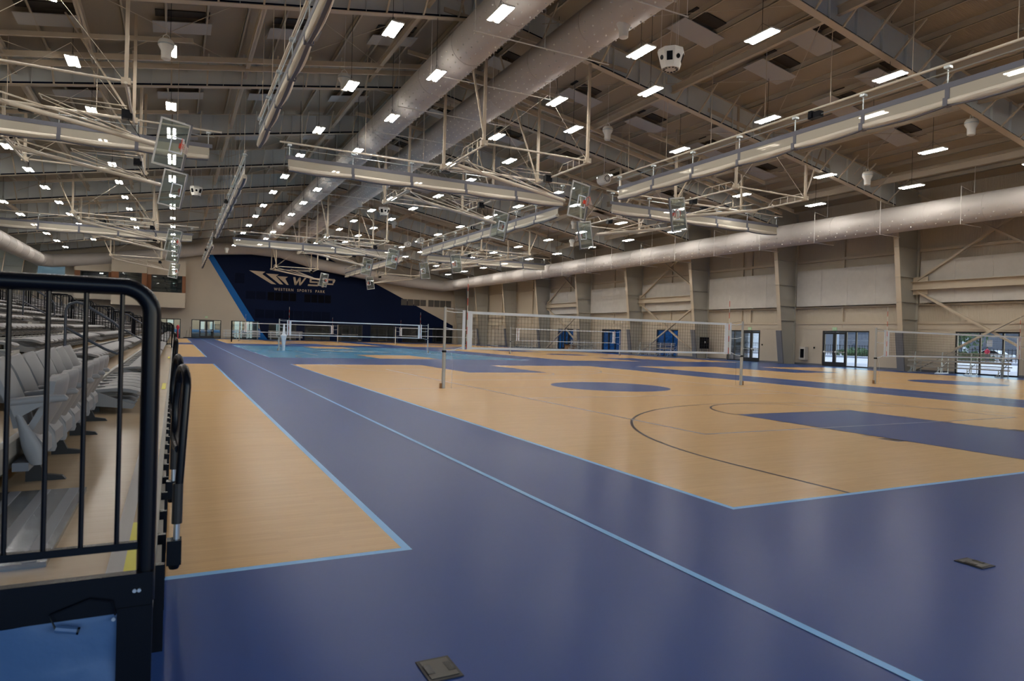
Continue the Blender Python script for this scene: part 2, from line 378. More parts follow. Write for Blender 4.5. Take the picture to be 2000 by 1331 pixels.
# vents on the far wall
def vent_strip(x0, x1, z0, z1, n, m, label, grp):
    w = (x1-x0)/n
    for i in range(n):
        v = MB(); v.box(x0+i*w+.04, YF-.05, z0, x0+(i+1)*w-.06, YF-.0125, z1)
        tag(v.build('wall_vent', m), label % ORD[i], 'vent', grp)
vent_strip(18.8, 22.9, 5.75, 6.7, 4, VENT, 'louvred vent on the tan far wall, left strip, %s from left', 'vents high on the far wall')
vent_strip(23.2, 27.1, 5.7, 6.75, 4, VENT, 'louvred vent on the tan far wall, corner strip, %s from left', 'vents high on the far wall')
vent_strip(-.6, 3.35, 5.55, 6.7, 4, VENTB, 'black louvred vent below the wall lettering, %s from left of the left strip', 'vents high on the far wall')
vent_strip(4.4, 8.25, 5.5, 6.65, 4, VENTB, 'black louvred vent below the wall lettering, %s from left of the right strip', 'vents high on the far wall')
vent_strip(-3.5, -.75, 5.6, 6.7, 2, VENTN, 'navy louvred vent left of the black vents, %s from left', 'vents high on the far wall')
vent_strip(-4.9, -3.6, 7.7, 9.1, 1, VENTN, 'single navy louvred vent left of the arrow emblem, %s', 'vents high on the far wall')
vent_strip(-2.2, 8.2, 3.0, 4.2, 8, VENTN, 'navy louvred vent above the glazed doors, %s from left', 'vents high on the far wall')
# ------------------------------------------------------------------ emblem and lettering
yy = YF-.014
def glyph(polys, ox, oz, s, mb, slant=.18):
    for p in polys: mb.prism([(x*s+slant*y*s, y*s) for x, y in p], (ox, yy, oz), (1,0,0), (0,0,1), (0,-1,0), .05)
em = MB()
em.prism([(-3.05,9.55),(-.95,9.5),(-1.35,9.15),(.55,7.82),(-.1,7.86)], (0,yy,0), (1,0,0), (0,0,1), (0,-1,0), .05)
em.prism([(-.85,9.27),(.85,9.24),(.5,8.95),(1.5,7.86),(1.0,7.88)], (0,yy,0), (1,0,0), (0,0,1), (0,-1,0), .05)
em.prism([(.6,9.0),(2.1,8.98),(1.75,8.7),(2.22,7.84),(1.95,7.86)], (0,yy,0), (1,0,0), (0,0,1), (0,-1,0), .05)
tag(em.build('arrow_emblem', CREAM), 'three cream arrow chevrons on the navy wall left of the large letters', 'emblem')
T = .26
Wg = [[(0,1),(.26,1),(.52,.36),(.55,0),(.36,0)], [(.36,0),(.56,0),(.92,1),(.72,1)], [(.72,1),(.92,1),(1.08,0),(.9,0)], [(.9,0),(1.1,0),(1.62,1),(1.38,1)]]
Sg = [[(.15,1),(1.3,1),(1.28,.8),(.15,.8)], [(0,.9),(.15,1),(.25,.8),(.22,.5),(.05,.45)], [(.1,.6),(1.2,.6),(1.2,.4),(.1,.4)], [(1.05,.55),(1.22,.6),(1.3,.45),(1.25,.1),(1.1,0),(1.05,.2)], [(-.05,.2),(1.1,.2),(1.1,0),(-.08,0)]]
Pg = [[(0,.62),(.24,.62),(.24,-.12),(0,-.12)], [(-.15,1),(1.35,1),(1.3,.8),(-.15,.8)], [(1.2,.98),(1.35,1),(1.5,.85),(1.45,.55),(1.3,.4),(1.22,.6)], [(.24,.42),(1.35,.42),(1.35,.24),(.24,.24)]]
for nm, g, ox, oz in (('W', Wg, 2.62, 7.86), ('S', Sg, 4.95, 7.88), ('P', Pg, 6.85, 7.92)):
    mb = MB(); glyph(g, ox, oz, 1.16 if nm != 'W' else 1.14, mb)
    tag(mb.build('wall_letter', CREAM), 'large cream italic letter %s on the navy far wall' % nm, 'letter', 'large letters on the far wall')
for word, wx, ww in (('WESTERN', .28, 2.62), ('SPORTS', 3.42, 1.98), ('PARK', 5.95, 1.33)):
    cu = bpy.data.curves.new('lettering', 'FONT'); cu.body = word; cu.size = .52; cu.space_character = 1.42; cu.extrude = .02; cu.offset = .006
    to = bpy.data.objects.new('tmp', cu); COL.objects.link(to); bpy.context.view_layer.update()
    me = bpy.data.meshes.new_from_object(to); bpy.data.objects.remove(to)
    xs = [v.co.x for v in me.vertices]; k = ww/(max(xs)-min(xs))
    for v in me.vertices: v.co.x *= k
    me.materials.clear(); me.materials.append(CREAM)
    o = bpy.data.objects.new('wall_lettering', me); COL.objects.link(o); o.location = (wx, YF-.035, 6.97); o.rotation_euler = (math.radians(90), 0, 0)
    tag(o, 'thin cream word %s in small capitals below the large wall letters' % word, 'sign', 'small words on the far wall')
# ================================================================== STEEL FRAMES
def frame_mesh(parent, y):
    P = parent
    web = MB(); fb = MB(); 
    for s in (-1, 1):
        for m_, (a, c) in ((web, (0, 27.0)),):
            m_.add([(0,y-.01,ZB(0)),(s*c,y-.01,ZB(c)),(s*c,y-.01,ZT(c)),(0,y-.01,ZT(0)),(0,y+.01,ZB(0)),(s*c,y+.01,ZB(c)),(s*c,y+.01,ZT(c)),(0,y+.01,ZT(0))],
                   [(0,1,2,3),(7,6,5,4),(0,4,5,1),(3,2,6,7)])
        x = 1.3
        while x < 26.6:
            m_.box(s*x-.008, y-.13, ZB(x)+.02, s*x+.008, y+.13, ZT(x)-.02); x += 1.5
        fb.beam((0, y, ZB(0)), (s*27.0, y, ZB(27)), .30, .03, (0,0,1)); fb.beam((0, y, ZT(0)), (s*29.0, y, ZT(29)), .26, .02, (0,0,1))
    web.build('rafter_web', STEEL, P); fb.build('rafter_flange', TAN, P)
    for s in (-1, 1):
        cd = MB(); cd.tube([(0, y-.09, ZB(0)+.06), (s*26.8, y-.09, ZB(26.8)+.06)], .022, 6); cd.tube([(0, y-.05, ZB(0)+.11), (s*26.8, y-.05, ZB(26.8)+.11)], .018, 6); cd.build('cable_conduit', VENTN, P)
    for s in (-1, 1):
        cw = MB(); xt, xb = 26.75, 28.05
        cw.add([(s*xb,y-.012,0),(s*29.2,y-.012,0),(s*29.2,y-.012,ZT(29)),(s*xt,y-.012,ZT(27)),(s*xb,y+.012,0),(s*29.2,y+.012,0),(s*29.2,y+.012,ZT(29)),(s*xt,y+.012,ZT(27))],
               [(0,1,2,3),(7,6,5,4),(0,4,5,1),(1,5,6,2),(2,6,7,3),(3,7,4,0)])
        for z in (3.2, 4.25, 5.8, 7.6, 9.4): cw.box(min(s*(xb-(xb-xt)*z/10),s*29.2), y-.14, z, max(s*(xb-(xb-xt)*z/10),s*29.2), y+.14, z+.015)
        cw.beam((s*29.2, y, 0), (s*29.2, y, ZT(29)), .30, .02, (1,0,0))
        c = cw.build('column_web', STEELC, P)
        cf = MB(); cf.beam((s*xb, y, 0), (s*26.85, y, 10.05), .32, .03, (1,0,0)); cf.build('column_flange', TAN, P)
BR = MB(); BR.beam((0, -.12, 0), (0, -1.35, 1.08), .065, .065)
first = None; brace_me = None
for k, y in enumerate(FR):
    if k == len(FR)-1: y = YF-.9
    if first is None:
        first = thing('steel_frame', 'x', 'steel frame', (0, y, 0)); fr = first
        frame_mesh(fr, y)
    else: fr = copy_tree(first, (0, y, 0))
    fr['group'] = 'rigid steel frames spanning the hall'
    fr['label'] = ('rigid steel frame with tan flanges, ' + (ordw(k-2) + ' in view from the camera' if k > 1 else ('behind the camera' if k < 1 else 'just behind the camera')))
    if y > -12:
        for s in (-1, 1):
            for i in range(17):
                x = 2.0+1.5*i
                if brace_me is None:
                    ob = BR.build('flange_brace', TANP); brace_me = ob.data; bpy.data.objects.remove(ob)
                ob = bpy.data.objects.new('flange_brace', brace_me); COL.objects.link(ob); ob.parent = fr; ob.location = (s*x, 0, ZB(x)+.02)
# column pads
pm = None
for k, y in enumerate(FR[2:-1]):
    b = MB(); b.beam((27.96, y, .02), (27.62, y, 2.45), .46, .10, (1,0,0))
    if pm is None: o = b.build('column_pad', PADG, None); pm = o.data; y0 = y
    else: o = bpy.data.objects.new('column_pad', pm); COL.objects.link(o); o.location = (0, y-y0, 0)
    tag(o, 'grey protective pad on the right wall column, %s from the camera' % ordw(k), 'pad', 'grey pads on the columns')
# ================================================================== PURLINS AND STRUTS
i = 0
for s in (-1, 1):
    for i in range(19):
        x = s*(.75+1.5*i); z = ZD(x); b = MB()
        b.box(x-.012, YB, z-.26, x+.012, YF, z); b.box(x-.012, YB, z-.26, x+.085, YF, z-.245)
        tag(b.build('roof_purlin', TANP), 'thin tan roof purlin running down the hall, %s from the ridge on the %s' % (ORD[i], 'right' if s > 0 else 'left'), 'purlin', 'purlins under the roof')
    for i, x in enumerate((3.3, 6.3, 9.35, 12.35, 15.4, 18.4, 21.4, 24.5)):
        zb = 15.22-.175*x; x *= s; b = MB()
        b.box(x-.012, -19, zb, x+.012, YF, zb+.34); b.box(x-.09, -19, zb, x+.09, YF, zb+.015); b.box(x-.09, -19, zb+.325, x+.09, YF, zb+.34)
        if i in (0, 2, 4, 5, 7): tag(b.build('strut_beam', TAN), 'deep tan strut beam between frames, %s from the ridge on the %s' % (ORD[(0,0,1,1,2,3,3,4)[i]], 'right' if s > 0 else 'left'), 'beam', 'strut beams under the roof')
for j, y in enumerate((15.5, 16.5, 48.0, 49.0)):
    for s in (-1, 1):
        b = MB(); b.beam((s*.05, y, 15.25), (s*26, y, 15.25-.175*26), .12, .22); tag(b.build('cross_beam', TAN), 'tan cross beam under the %s roof above the %s crosswise curtain, %s of two' % ('right' if s > 0 else 'left', 'nearer' if j < 2 else 'farther', 'first' if j % 2 == 0 else 'second'), 'beam', 'cross beams above the curtains')
# roof rods: cross bracing
b0 = None
for k in (2, 3, 5, 6, 8):
    for s in (-1, 1):
        for (xa, xb) in ((2, 9), (9, 16), (16, 23)):
            for sw in (0, 1):
                b = MB(); y0, y1 = FR[k], FR[k+1]
                if sw: y0, y1 = y1, y0
                b.tube([(s*xa, y0, ZB(xa)+.75), (s*xb, y1, ZB(xb)+.75)], .014, 5)
                tag(b.build('brace_rod', TAN), 'thin diagonal roof rod, %s bay, %s, %s leaning' % (ordw(k), {2: 'beside the ridge', 9: 'mid slope', 16: 'by the eave'}[xa] + (' right' if s > 0 else ' left'), 'away' if sw else 'towards camera'), 'rod', 'diagonal rods under the roof')
# ceiling reflector panels with flat dark sheets painted in as recess shade
pmsh = None
for k, y in enumerate(FR[1:-1]):
    for s in (-1, 1):
        for i, x in enumerate((3.1, 7.6, 12.1, 16.7, 21.3)):
            for jj in ((0, 1) if (i in (2, 3) and s > 0 and k < 5) else (0,)):
                yc = y+5.6-2.9*jj; xc = s*(x-.8*jj)
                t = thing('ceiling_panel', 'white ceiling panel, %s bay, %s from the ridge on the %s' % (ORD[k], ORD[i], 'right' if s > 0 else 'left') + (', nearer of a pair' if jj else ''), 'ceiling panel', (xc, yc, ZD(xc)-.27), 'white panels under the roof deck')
                if pmsh is None:
                    pmsh = {}
                if s not in pmsh:
                    q = MB(); q.add([(-1.1,-.58,s*1.1*.166),(1.1,-.58,-s*1.1*.166),(1.1,.58,-s*1.1*.166),(-1.1,.58,s*1.1*.166),(-1.1,-.58,s*1.1*.166+.03),(1.1,-.58,-s*1.1*.166+.03),(1.1,.58,-s*1.1*.166+.03),(-1.1,.58,s*1.1*.166+.03)],[(0,3,2,1),(4,5,6,7),(0,1,5,4),(1,2,6,5),(2,3,7,6),(3,0,4,7)])
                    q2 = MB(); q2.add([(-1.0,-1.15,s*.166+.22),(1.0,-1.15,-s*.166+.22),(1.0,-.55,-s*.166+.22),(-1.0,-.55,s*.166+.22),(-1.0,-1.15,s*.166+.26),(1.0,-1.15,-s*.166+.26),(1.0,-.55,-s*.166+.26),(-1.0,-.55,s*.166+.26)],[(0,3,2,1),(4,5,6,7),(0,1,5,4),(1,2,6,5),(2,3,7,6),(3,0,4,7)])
                    a = q.build('panel_sheet', PANELC); c = q2.build('shade_sheet', RECSHADE); pmsh[s] = (a.data, c.data); bpy.data.objects.remove(a); bpy.data.objects.remove(c)
                for nm, dd in zip(('panel_sheet', 'shade_sheet'), pmsh[s]):
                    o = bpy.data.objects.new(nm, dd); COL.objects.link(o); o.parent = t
# ================================================================== DUCTS
def duct(name, pts, r, label, nozz, joints):
    t = thing(name, label, 'duct', pts[0])
    b = MB(); b.tube(pts, r, 32); b.build('duct_tube', DUCT, t, smooth=True)
    j = MB()
    for q, d in joints: j.tube([Vector(q)-Vector(d)*.03, Vector(q)+Vector(d)*.03], r+.012, 32)
    if joints: j.build('joint_ring', DUCT, t, smooth=True)
    n = MB()
    for q, d in nozz: n.tube([Vector(q), Vector(q)+Vector(d)*.05], [.035, .02], 6)
    if nozz: o = n.build('air_nozzle', WHITE, t); o['kind'] = 'stuff'
    return t
def noz(x, z, r, y0, y1, angs, st=.55):
    L = []; y = y0; i = 0
    while y < y1:
        for k, a in enumerate(angs):
            a = math.radians(a); L.append(((x+r*math.cos(a), y+(k % 3)*st/3, z+r*math.sin(a)), (math.cos(a), 0, math.sin(a))))
        y += st; i += 1
    return L
for s in (-1, 1):
    duct('air_duct', [(s*1.72, -12, 13.2), (s*1.72, 79.3, 13.2)], .80, 'long round cream air duct along the ridge, the %s of the pair' % ('right' if s > 0 else 'left'),
         noz(s*1.72, 13.2, .8, -8, 60, (195, 215, 235, 255, 285, 305, 325, 345)), [((s*1.72, y, 13.2), (0,1,0)) for y in range(-8, 78, 4)])
duct('air_duct', [(26.0, -12, 9.05), (26.0, 77.5, 9.05)], .76, 'large round cream air duct along the right wall',
     noz(26, 9.05, .76, -2, 50, (195, 215, 235), .7), [((26, y, 9.05), (0,1,0)) for y in range(-6, 78, 3)])
duct('air_duct', [(-26.4, 20, 8.9), (-26.4, 77.5, 8.9)], .76, 'round cream air duct along the left wall', [], [((-26.4, y, 8.9), (0,1,0)) for y in range(22, 78, 3)])
duct('air_duct', [(-26.4, 77.5, 8.9), (-25.6, 80.0, 9.0), (-20, 80.4, 9.7), (-14.7, 80.4, 10.6), (-8.8, 80.4, 11.9), (-3, 80.4, 12.4), (1, 80.4, 12.2), (6, 80.4, 10.9), (12, 80.4, 10.1), (19.6, 80.4, 9.2), (25.0, 80.0, 8.9), (26.0, 77.5, 9.05)], .8, 'round cream air duct bent along the top of the far wall', [], [])
# duct hangers
for i in range(15):
    y = -5.2 + 4.55*i
    b = MB(); b.tube([(27.0, y, 8.15), (25.1, y, 8.15), (25.1, y, 10.15), (26.3, y, 9.95), (26.3, y, ZD(26.3))], .018, 6)
    tag(b.build('duct_hanger', WHITE), 'thin white rod hanger around the right wall duct, %s from the camera' % ordw(i), 'hanger', 'rod hangers of the ducts')
for i in range(17):
    y = -4.3 + 4.55*i; z = 12.28
    b = MB(); b.tube([(-2.9, y, z), (2.9, y, z)], .022, 6)
    for x in (-2.85, 0, 2.85): b.tube([(x, y, z), (x, y, ZD(x)-.05)], .012, 6)
    tag(b.build('duct_trapeze', WHITE), 'thin white trapeze bar carrying the pair of ridge ducts, %s from the camera' % ordw(i), 'hanger', 'trapeze bars under the ridge ducts')
# ================================================================== CEILING LIGHTS
led = {}
def light(x, y, z, label):
    t = thing('ceiling_light', label, 'ceiling light', (x, y, z), 'white LED high-bay lights')
    if not led:
        def keep(o): d = o.data; bpy.data.objects.remove(o); return d
        b = MB(); b.box(-.22, -.61, .0, .22, .61, .05); led['h'] = keep(b.build('housing', WHITE))
        for s in (-1, 1):
            b = MB(); b.box(s*.14-.065, -.58, -.02, s*.14+.065, .58, .0); led[s] = keep(b.build('led_strip', LED))
    L = ZD(x)-z
    for nm, k in (('housing', 'h'), ('led_strip', -1), ('led_strip', 1)):
        o = bpy.data.objects.new(nm, led[k]); COL.objects.link(o); o.parent = t
    b = MB(); b.tube([(x, y, z+.04), (x, y, z+.45), (x, y, z+L-.02)], .010, 5); b.tube([(x, y-.5, z+.04), (x, y, z+.45), (x, y+.5, z+.04)], .006, 4)
    b.build('suspension_cable', BLKM, t)
    if abs(x) < 3.5:
        b = MB(); b.box(x-.06, y-.5, z+.05, x+.06, y+.5, z+.056); b.build('added_uplight', UPL, t)  # glow strip added on top to brighten spots on the ridge ducts
YE = [-6.5, -.4, 5.6, 11.7, 18.9, 24.9, 31, 37.0, 43.3, 49.5, 55.8, 62, 68.3, 74.5]
YO = [-9.4, -3.3, 2.7, 8.7, 14.9, 21.8, 28, 34, 40, 46.4, 52.6, 59, 65.2, 71.5]
for row, (x, z, ys) in enumerate(((2.85, 12, YO), (5.6, 12, YE), (12.5, 12, YE), (16, 12, YO), (20.5, 11.05, YO), (23.5, 10.25, YE))):
    for s in (-1, 1):
        for i, y in enumerate(ys):
            light(s*x, y, z, 'lit twin strip ceiling light, %s from camera, %s row %s of ridge' % (ORD[i], ORD[row], 'right' if s > 0 else 'left'))
# ================================================================== ROLLED-UP DIVIDER CURTAINS
def curtain(axis, c, s0, s1, label, nstrap=None, over=.5):
    # axis 'x': runs along x at y=c ; axis 'y': runs along y at x=c
    P = (lambda s, d, z: (s, c+d, z)) if axis == 'x' else (lambda s, d, z: (c+d, s, z))
    mid = (s0+s1)/2
    t = thing('divider_curtain', label, 'curtain', P(mid, 0, 9.0), 'rolled-up divider curtains')
    def slab(mb, a, b_, d0, d1, z0, z1):
        p, q = P(a, d0, z0), P(b_, d1, z1); mb.box(min(p[0],q[0]), min(p[1],q[1]), z0, max(p[0],q[0]), max(p[1],q[1]), z1)
    b = MB(); slab(b, s0-.12, s1+.12, -.015, .015, 9.56, 9.74); b.build('top_band', BAND, t)
    b = MB()
    slab(b, s0, s1, -.006, .006, 9.10, 9.56); b.build('mesh_screen', CURT, t)
    L = s1-s0; n = nstrap or max(2, round(L/2.9)); st = [s0+.05+(L-.1)*i/n for i in range(n+1)]
    # roll
    b = MB(); N = 14; rings = []; ss = []
    for i in range(n):
        for k in range(6):
            ss.append((st[i]+(st[i+1]-st[i])*k/6, k/6))
    ss.append((st[-1], 1))
    vs = []
    for q, (s, u) in enumerate(ss):
        g = math.sin(math.pi*u); hw = .11+.055*g; hh = .10+.03*g; cz = 9.13-.045*g
        for k in range(N):
            a = 2*math.pi*k/N; wob = 1+.07*math.sin(5*a+q*.7)
            vs.append(P(s, hw*math.cos(a)*wob, cz+hh*math.sin(a)*wob))
    fs = [(i*N+k, i*N+(k+1)%N, (i+1)*N+(k+1)%N, (i+1)*N+k) for i in range(len(ss)-1) for k in range(N)]
    fs += [tuple(range(N)), tuple(range((len(ss)-1)*N, len(ss)*N))]
    b.add(vs, fs); b.build('fabric_roll', CURR, t, smooth=True)
    b = MB()
    for (a, u), (e, w) in zip(ss, ss[1:]):
        za, ze = [9.13-.045*math.sin(math.pi*v)-(.10+.03*math.sin(math.pi*v))-.008 for v in (u, w)]
        b.beam(P(a, 0, za), P(e, 0, ze), .10 if axis == 'y' else .16, .03)
    b.build('bottom_band', BAND, t)
    for s in st[1:-1] if n > 2 else st:
        b = MB(); hw = .125
        slab(b, s-.07, s+.07, -hw, -hw+.012, 9.02, 9.26); slab(b, s-.07, s+.07, hw-.012, hw, 9.02, 9.26); slab(b, s-.07, s+.07, -.12, .12, 9.0, 9.02)
        slab(b, s-.07, s+.07, -.02, .02, 9.2, 9.6); b.build('strap', BAND, t)
    b = MB(); b.tube([P(s0+.1-over, 0, 10.33), P(s1+over, 0, 10.33)], .045, 10); b.build('carrier_pipe', CREAMP, t, smooth=True)
    b = MB(); b.tube([P(s0-.2, 0, 10.08), P(s1+.2, 0, 10.08)], .018, 6); b.build('drive_tube', GALV, t)
    for s in st:
        b = MB(); slab(b, s-.09, s+.09, -.09, .09, 10.19, 10.27); slab(b, s-.015, s+.015, -.015, .015, 9.72, 10.3); b.build('trolley', GALV, t)
    s = s0+.6
    while s < s1:
        b = MB(); x = P(s, 0, 0)[0]; b.tube([P(s, 0, 10.35), P(s, 0, ZD(x)-.02)], .012, 5); s += 3.05; b.build('hanger_rod', TAN, t)
    b = MB(); m = s0+(s1-s0)*.52; slab(b, m-.25, m+.25, -.12, .12, 9.98, 10.2); slab(b, m+.05, m+.2, -.17, .17, 10.0, 10.25); b.build('winch_motor', BLK, t)
ROWW = ['nearest', 'middle', 'farthest']
for j, y in enumerate((16.0, 48.5)):
    for s0, s1, w in ((-25, -10.9, 'left'), (-7.5, 7.7, 'centre'), (11.1, 25, 'right')):
        curtain('x', y, s0, s1, 'rolled cream curtain hanging across the %s of the hall, %s crosswise line' % (w, 'nearer' if j == 0 else 'farther'))
for x, w in ((-9.14, 'left'), (9.14, 'right')):
    for j, (a, e) in enumerate(((-13.2, 12.6), (19, 44.7), (51, 77.2))):
        curtain('y', x, a, e, 'rolled cream curtain running lengthwise %s of the middle courts, %s one' % (w, ROWW[j]))
# ================================================================== BASKETBALL BACKSTOPS
def backstop(cx, yb, s, t_, label):
    # folded sideways towards s; t_=+1: board faces -y (frame lies behind/before per t_)
    T_ = thing('basketball_backstop', label, 'basketball hoop', (cx, yb, 9.5), 'folded basketball backstops')
    X = lambda u: cx+s*u
    Yn = lambda v: yb+t_*v
    zF = 9.6
    for nm, v in (('frame_pipe', -2.8), ('frame_pipe', 1.9)):
        b = MB(); b.tube([(X(-.75), Yn(v), zF), (X(4.75), Yn(v), zF)], .045, 8); b.build(nm, CREAMP, T_, smooth=True)
    for u in (-.65, 4.55):
        b = MB(); b.tube([(X(u), Yn(-3.0), zF-.1), (X(u), Yn(2.1), zF-.1)], .05, 8)
        b.tube([(X(u), Yn(-2.9), zF-.1), (X(u), Yn(-2.5), zF+.3), (X(u), Yn(-.6), zF+.3), (X(u), Yn(-.2), zF-.1)], .018, 6)
        for v in (-2.1, -1.6, -1.1): b.tube([(X(u), Yn(v), zF-.1), (X(u), Yn(v), zF+.3)], .014, 5)
        b.build('ladder_beam', CREAMP, T_, smooth=True)
        for v in (-2.8, 1.9):
            b = MB(); zt = ZD(X(u))-.2; b.beam((X(u), Yn(v), zF-.05), (X(u), Yn(v), zt), .115, .115, (0,1,0)); b.box(X(u)-.14, Yn(v)-.12, zF-.12, X(u)+.14, Yn(v)+.12, zF+.1)
            b.build('hanging_post', TAN, T_)
    for v in (-2.8, 1.9):
        b = MB(); b.beam((X(-2.6), Yn(v), 15.25-.175*abs(X(-2.6))), (X(6.6), Yn(v), 15.25-.175*abs(X(6.6))), .10, .18) if cx else b.beam((X(-2.6), Yn(v), 14.75), (X(6.6), Yn(v), 14.1), .10, .18); b.build('support_beam', TAN, T_)
    b = MB(); zt = ZD(X(4))-.3
    b.beam((X(-.6), Yn(-2.8), zF+.05), (X(-1.9), Yn(-2.8), ZD(X(-1.9))-.3), .07, .07, (0,1,0)); b.build('diagonal_brace', TAN, T_); b = MB(); b.beam((X(4.5), Yn(1.9), zF+.05), (X(2.2), Yn(1.9), ZD(X(2.2))-.3), .07, .07, (0,1,0)); b.build('diagonal_brace', TAN, T_)
    b = MB()
    for v in (-2.8, 1.9): b.tube([(X(-.6), Yn(v), zF), (X(2.4), Yn(v), zF+2.6), (X(4.5), Yn(v), zF)], .012, 5)
    b.build('tension_rod', CREAMP, T_)
    # mast group
    d = Vector((s*6.1, 0, -1.02)).normalized(); up = Vector((s*1.02, 0, 6.1)).normalized(); hx, hz = X(-.5), 9.42; yv = Yn(.55)
    b = MB(); p = Vector((hx, yv, hz)); q = p+d*6.0; b.tube([p, q], .09, 12)
    b.tube([p+up*.40+Vector((0, .2, 0)), q+up*.06], .035, 8)
    b.build('mast', CREAMP, T_, smooth=True)
    b = MB(); b.tube([(hx, yv-1.3, hz+.05), (hx, yv+1.3, hz+.05)], .045, 8)
    for w in (-1.2, 1.2): b.tube([(hx, yv+w, hz+.05), (hx, yv+w, zF)], .035, 6)
    b.tube([p-Vector((0, 1.2, 0)), p+d*1.4], .03, 6); b.tube([p+Vector((0, 1.2, 0)), p+d*1.4], .03, 6); b.build('hinge_pipe', CREAMP, T_, smooth=True)
    b = MB()
    for w in (-.28, .28): b.tube([(X(4.4), yv+w, zF+.05), (X(1.7), yv+w, zF+.02), tuple(q+Vector((0, w, 0))-d*.9+up*.1)], .032, 8)
    b.tube([(X(1.7), yv-.28, zF+.02), (X(1.7), yv+.28, zF+.02)], .03, 6); b.build('folding_brace', CREAMP, T_, smooth=True)
    b = MB(); b.box(X(4.4)-.18, yv-.14, zF-.35, X(4.4)+.18, yv+.14, zF-.02); b.tube([(X(4.4), yv, zF-.3), tuple(q-d*.5)], .012, 5); b.build('winch', BLK, T_)
    # backboard: centre
    c = Vector((X(5.92), yb, 8.42)); f = Vector((0, -t_, 0))    # f: front direction
    a_long, a_short = up, d                                   # 1.83 m along up, 1.07 m along d
    bd = MB()
    def bp(u, v, w): return c+a_long*u+a_short*v+f*w
    def bar(mb, u0, v0, u1, v1, w0=-.02, w1=.02):
        mb.add([bp(u0,v0,w0),bp(u1,v0,w0),bp(u1,v1,w0),bp(u0,v1,w0),bp(u0,v0,w1),bp(u1,v0,w1),bp(u1,v1,w1),bp(u0,v1,w1)],[(0,3,2,1),(4,5,6,7),(0,1,5,4),(1,2,6,5),(2,3,7,6),(3,0,4,7)])
    bar(bd, -.88, -.50, .88, .50, -.008, .008); board = bd.build('backboard', BGLASS, T_)
    m1 = MB()
    for q_ in ((-.915,-.535,-.84,.535),(.84,-.535,.915,.535),(-.84,-.535,.84,-.465),(-.84,.465,.84,.535)): bar(m1, *q_)
    m1.build('board_frame', ALUM, board)
    m1 = MB()
    for q_ in ((-.305,-.06,-.26,.40),(.26,-.06,.305,.40),(-.26,-.06,.26,-.015),(-.26,.36,.26,.40)): bar(m1, *q_, -.012, .012)
    m1.build('target_square', VTAPE, board)
    m1 = MB(); bar(m1, -.93, .50, .93, .575, -.03, .035); bar(m1, -.94, .3, -.9, .56, -.03, .035); bar(m1, .9, .3, .94, .56, -.03, .035); m1.build('edge_padding', PADG, board)
    m1 = MB()
    rc = bp(0, .33, .33)
    ring = [rc+f*(.225*math.cos(k*math.pi/10))+a_long*(.225*math.sin(k*math.pi/10)) for k in range(21)]
    m1.tube(ring, .012, 6, cap=False); bar(m1, -.09, .25, .09, .42, .02, .10); m1.build('rim', RED, T_, smooth=True)
    m1 = MB(); n = 14
    vs = []
    for j, (r, dn) in enumerate(((.222, 0), (.19, .12), (.15, .24), (.13, .36))):
        for k in range(n):
            a = 2*math.pi*k/n; vs.append(rc+f*(r*math.cos(a))+a_long*(r*math.sin(a))+Vector((0, 0, -1))*dn*.6+a_short*dn*.6)
    for j in range(3):
        for k in range(n):
            for e in (1, -1): m1.tube([vs[j*n+k], vs[(j+1)*n+(k+e) % n]], .005, 3, cap=False)
    m1.build('hoop_net', NETW, T_)
CN = {-18.29: 'left', 0: 'middle', 18.29: 'right'}
BY = [(11.5, 1), (20.75, -1), (43.75, 1), (53.0, -1), (76.0, 1)]
for cx, s in ((-18.29, 1), (0, 1), (18.29, -1)):
    for j, (yb, t_) in enumerate(BY):
        backstop(cx, yb, s, t_, 'folded glass basketball backstop over the %s court line, %s from the camera' % (CN[cx], ORD[j]))
